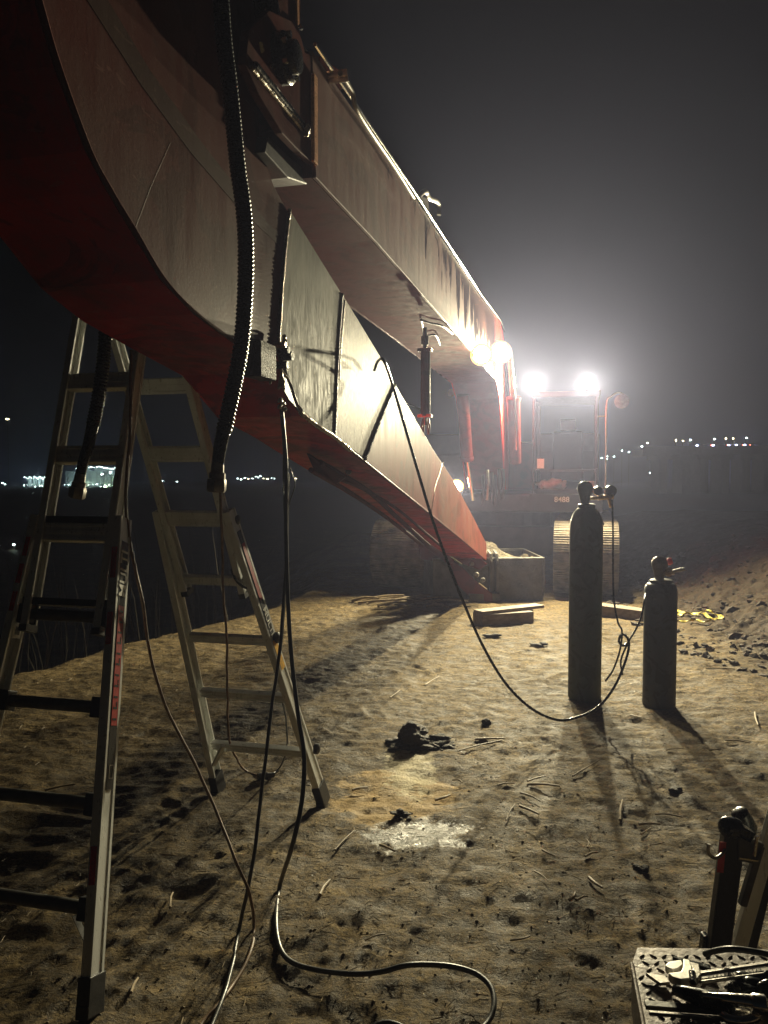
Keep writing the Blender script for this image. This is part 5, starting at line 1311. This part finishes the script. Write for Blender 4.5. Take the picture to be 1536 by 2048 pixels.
# ------------------------------------------------------------------ far lights
FZ = -3.1
def far_at(px, py, Y): return at(px, py, Y)
def far_lamp(px, py, Y, mat, r, label, group, zb=FZ, name='street_lamp'):
    p = far_at(px, py, Y); e = empty(name, (p.x, p.y, min(zb, p.z - 0.3))); tag(e, label, 'street lamp', group)
    h = p.z - min(zb, p.z - 0.3)
    mb = MB(); mb.tube([Vector((0, 0, 0)), Vector((0, 0, h))], 0.05, 6); o = mb.build('lamp_post', MT['body'], e)
    mb = MB(); mb.lathe((0, -0.1, h - r * 0.5), [(r * 0.5, 0), (r, r * 0.3), (r, r * 0.8), (r * 0.4, r)], 10); o = mb.build('lamp_head', mat, e); return e
rf = random.Random(5)
gl = 'white lamp among the distant shore lights behind the ladder'
for i, (x, y) in enumerate(((475, 957), (482, 959), (490, 956), (497, 958), (505, 957), (511, 953), (516, 955), (521, 952), (527, 957), (535, 958), (543, 956), (549, 957), (575, 956), (592, 957))):
    far_lamp(x, y, 420, MT['l_white'] if rf.random() > .3 else MT['l_warm'], rf.uniform(0.28, 0.5), order(i) + ' of the shore lamps behind the hanging cables', 'shore lamps behind the ladder')
for x, y, l in ((354, 963, 'lone white shore lamp between the far ladder rails'), (10, 969, 'right one of two white shore lamps at the far left edge'), (5, 966, 'left one of two white shore lamps at the far left edge'), (645, 953, 'lone white shore lamp just left of the arm pin'), (325, 962, 'white shore lamp beside the far left ladder rail')):
    far_lamp(x, y, 420, MT['l_white'], 0.42, l, 'pair of shore lamps' if 'two' in l else None)
far_lamp(15, 838, 300, MT['l_warm'], 0.55, 'single high mast lamp in the dark sky at the left edge', None, name='mast_lamp')
far_lamp(29, 1089, 52, MT['l_white'], 0.07, 'small dim lamp low in the dark field at the left', None, zb=FZ)
# processing plant, left horizon
PY = 400.0
def plant(px0, px1, y_top, y_bot, kind, label):
    a, b = far_at(px0, y_bot, PY), far_at(px1, y_top, PY); e = empty('industrial_plant', ((a.x + b.x) / 2, PY, FZ)); tag(e, label, 'industrial plant')
    W_ = b.x - a.x; Ht = b.z - FZ; hb = a.z - FZ
    def B(mb, n, mt, **k): return mb.build(n, mt, e, **k)
    rr = random.Random(kind + 3)
    if kind == 0:
        for i in range(5):
            x = -W_ / 2 + W_ * (i + 0.5) / 5; mb = MB(); mb.lathe((x, 4, 0), [(W_ / 11, 0), (W_ / 11, Ht - 1.2), (W_ / 14, Ht - 0.4), (0.4, Ht)], 20); B(mb, 'storage_tank', MT['plantwall'], smooth=True)
        lights = [(-W_ / 2 + W_ * k / 15, Ht - 0.3 - abs(k % 3) * 0.4) for k in range(16)] + [(-W_ / 2 + W_ * k / 9 + rr.uniform(-.6, .6), hb + rr.uniform(-.8, 1.2)) for k in range(10)]
    else:
        mb = MB(); mb.abox((-W_ / 2, 2, 0), (W_ * 0.1, 10, Ht * 0.72)); mb.abox((-W_ * 0.02, 3, 0), (W_ * 0.34, 12, Ht * 0.86)); mb.abox((-W_ * 0.24, 4, 0), (-W_ * 0.10, 9, Ht)); mb.abox((W_ * 0.34, 3, 0), (W_ / 2, 9, Ht * 0.66)); B(mb, 'hall', MT['plantwall'])
        mb = MB(); mb.bar((-W_ * 0.17, 1.8, Ht * 0.95), (W_ * 0.36, 1.8, Ht * 0.84), 0.8, 0.8); mb.bar((W_ * 0.1, 1.5, Ht * .5), (W_ * 0.34, 1.5, Ht * .86), 0.7, 0.7)
        for k in range(8): mb.bar((-W_ * .45 + k * W_ * .12, 1.6, 0), (-W_ * .45 + k * W_ * .12, 1.6, Ht * .7), .3, .3)
        B(mb, 'conveyor', MT['steel'])
        lights = [(-W_ * .12 + W_ * .46 * k / 15, Ht * (.93 - .09 * k / 15) + rr.uniform(-.5, .6)) for k in range(16)] + [(-W_ / 2 + W_ * k / 15, hb + rr.uniform(-.5, 1.0)) for k in range(16)] + [(W_ * rr.uniform(-.1, .3), Ht * rr.uniform(.5, .7)) for k in range(6)] + [(-W_ * .3, Ht * .84), (-W_ * .17, Ht * .98)]
    for i, (x, z) in enumerate(lights):
        r = rr.uniform(0.12, 0.30); mb = MB(); mb.lathe((x, 0.8, z), [(r * .6, -r * .7), (r, 0), (r * .6, r * .7)], 8, (0, -1, 0)); B(mb, 'flood_lamp', MT['l_white'])
    for x, z, en in ((-W_ * .3, Ht * .5, 1), (0, Ht * .75, 1), (W_ * .3, Ht * .5, 1), (0, 1.5, 1)):
        li = bpy.data.lights.new('plant_light', 'POINT'); li.energy = 500; li.color = (0.65, 1.0, 0.92); li.shadow_soft_size = 0.5
        lo = bpy.data.objects.new('plant_light', li); COL.objects.link(lo); lo.parent = e; lo.location = (x, -4, z)
    if kind == 1:
        for x in (-W_ * .17, W_ * .20):
            mb = MB(); mb.lathe((x, -1.0, hb - 0.4), [(.5, -.5), (.8, 0), (.5, .5)], 10, (0, -1, 0)); B(mb, 'flood_lamp', MT['l_green'])
    return e
plant(48, 98, 953, 972, 0, 'row of floodlit storage tanks on the left horizon')
plant(128, 248, 930, 972, 1, 'bright floodlit processing plant on the horizon behind the ladder')
# bridge on the right with piers, lamps and traffic
BYY = 230.0
def bpt(px, py, dy=0): return far_at(px, py, BYY + dy)
l0, l1 = bpt(1285, 899), bpt(1760, 893)
BR = empty('road_bridge', (l0.x, BYY, FZ)); tag(BR, 'long concrete road bridge carrying traffic on the right horizon', 'bridge')
def BB(mb, name, mat, **k):
    o = mb.build(name, mat, None, **k); o.parent = BR; o.matrix_parent_inverse = Matrix.Translation(-BR.location); return o
mb = MB(); mb.box((l0 + l1) / 2 + Vector((0, 5, -0.9)), ((l1 - l0), (0, 1, 0), (0, 0, 1)), ((l1 - l0).length / 2, 5, 0.9)); mb.box((l0 + l1) / 2 + Vector((0, 0.1, 0.35)), ((l1 - l0), (0, 1, 0), (0, 0, 1)), ((l1 - l0).length / 2, 0.15, 0.5)); BB(mb, 'deck', MT['conc'])
for x in (1330, 1376, 1412, 1455, 1497, 1540, 1585, 1630):
    t = bpt(x, 905); mb = MB(); mb.abox((t.x - 1.2, BYY + 1, FZ - 1), (t.x + 1.2, BYY + 9, t.z - 0.5)); mb.abox((t.x - 2.2, BYY + .6, t.z - 2.0), (t.x + 2.2, BYY + 9.4, t.z - 0.6)); BB(mb, 'pier', MT['conc'])
def blamp(px, py, mat, lab, r=0.30):
    p = bpt(px, py, 9.2); e = empty('bridge_lamp', (p.x, p.y, l0.z - 0.1)); tag(e, lab, 'street lamp', 'lamps along the bridge')
    h = max(0.5, p.z - l0.z + 0.1); mb = MB(); mb.tube([Vector((0, 0, 0)), Vector((0, 0, h))], 0.10, 6); mb.build('lamp_post', MT['body'], e)
    mb = MB(); mb.lathe((0, -.4, h), [(r * .6, -r * .5), (r, 0), (r * .5, r * .5)], 8); mb.build('lamp_head', mat, e)
for i, (x, y, mt) in enumerate(((1283, 893, 'l_white'), (1294, 886, 'l_warm'), (1351, 881, 'l_warm'), (1365, 882, 'l_warm'), (1380, 880, 'l_white'), (1428, 878, 'l_white'), (1451, 877, 'l_warm'), (1465, 877, 'l_warm'), (1492, 876, 'l_white'))): blamp(x, y, MT[mt], order(i) + ' of the post lamps above the bridge deck')
def car(px, label, two):
    p = bpt(px, 893, 2.5); e = empty('car', (p.x, p.y, l0.z + (l1.z - l0.z) * (p.x - l0.x) / (l1.x - l0.x))); tag(e, label, 'car', 'cars on the bridge')
    mb = MB(); mb.prism([Vector((-2.1, 0, .3)), Vector((-2.1, 0, .85)), Vector((-1.2, 0, .95)), Vector((-.7, 0, 1.45)), Vector((.8, 0, 1.45)), Vector((1.3, 0, .95)), Vector((2.1, 0, .85)), Vector((2.1, 0, .3))], (0, 1.7, 0)); mb.build('body', MT['body'], e)
    for x in (-1.3, 1.3):
        mb = MB(); mb.cyl(Vector((x, -0.02, .33)), Vector((x, 1.72, .33)), .33, 12); mb.build('wheel', MT['black'], e)
    mb = MB(); mb.lathe((-2.1, -.05, .85), [(.2, -.15), (.42, 0), (.2, .15)], 8, (-.5, -1, 0)); mb.build('headlight', MT['l_blue'], e)
    if two: mb = MB(); mb.lathe((2.15, -.05, 1.0), [(.12, -.1), (.25, 0), (.12, .1)], 8, (.5, -1, 0)); mb.build('tail_light', MT['l_red'], e)
for i, (x, t) in enumerate(((1408, 1), (1440, 1), (1471, 1), (1486, 1), (1503, 0))): car(x, order(i) + ' of the cars with bluish headlights on the bridge', t)
for i, (x, y) in enumerate(((1186, 909), (1203, 916), (1214, 912), (1214, 918), (1228, 913), (1244, 901), (1258, 904), (1324, 899), (1337, 901))):
    far_lamp(x, y, 330, MT['l_white'], 0.3, order(i) + ' of the shore lamps between cab and bridge', 'shore lamps right of the cab')
for x, y, l in ((1508, 937, 'left'), (1523, 936, 'right')): far_lamp(x, y, 330, MT['l_warm'], 0.5, l + ' one of two warm lamps low beneath the bridge', 'lamps below the bridge')
far_lamp(1300, 946, 330, MT['l_white'], 0.3, 'lone white lamp below the left end of the bridge', None)
far_lamp(1169, 870, 330, MT['l_white'], 0.3, 'tiny white lamp seen through the cab window', None)

# ------------------------------------------------------------------ haze
mb = MB(); mb.abox((-1200, -400, -5.5), (1200, 1100, 60))
m = bpy.data.materials.new('haze'); m.use_nodes = True; nt = m.node_tree; nt.nodes.clear()
out = nt.nodes.new('ShaderNodeOutputMaterial'); pv = nt.nodes.new('ShaderNodeVolumePrincipled')
pv.inputs['Color'].default_value = (0.60, 0.64, 1.0, 1); pv.inputs['Density'].default_value = HAZE_D; pv.inputs['Anisotropy'].default_value = 0.66
nt.links.new(pv.outputs[0], out.inputs['Volume'])
hz = mb.build('haze', m, None); hz['kind'] = 'stuff'; hz['label'] = 'thin smoky night haze over the whole yard'; hz['category'] = 'haze'
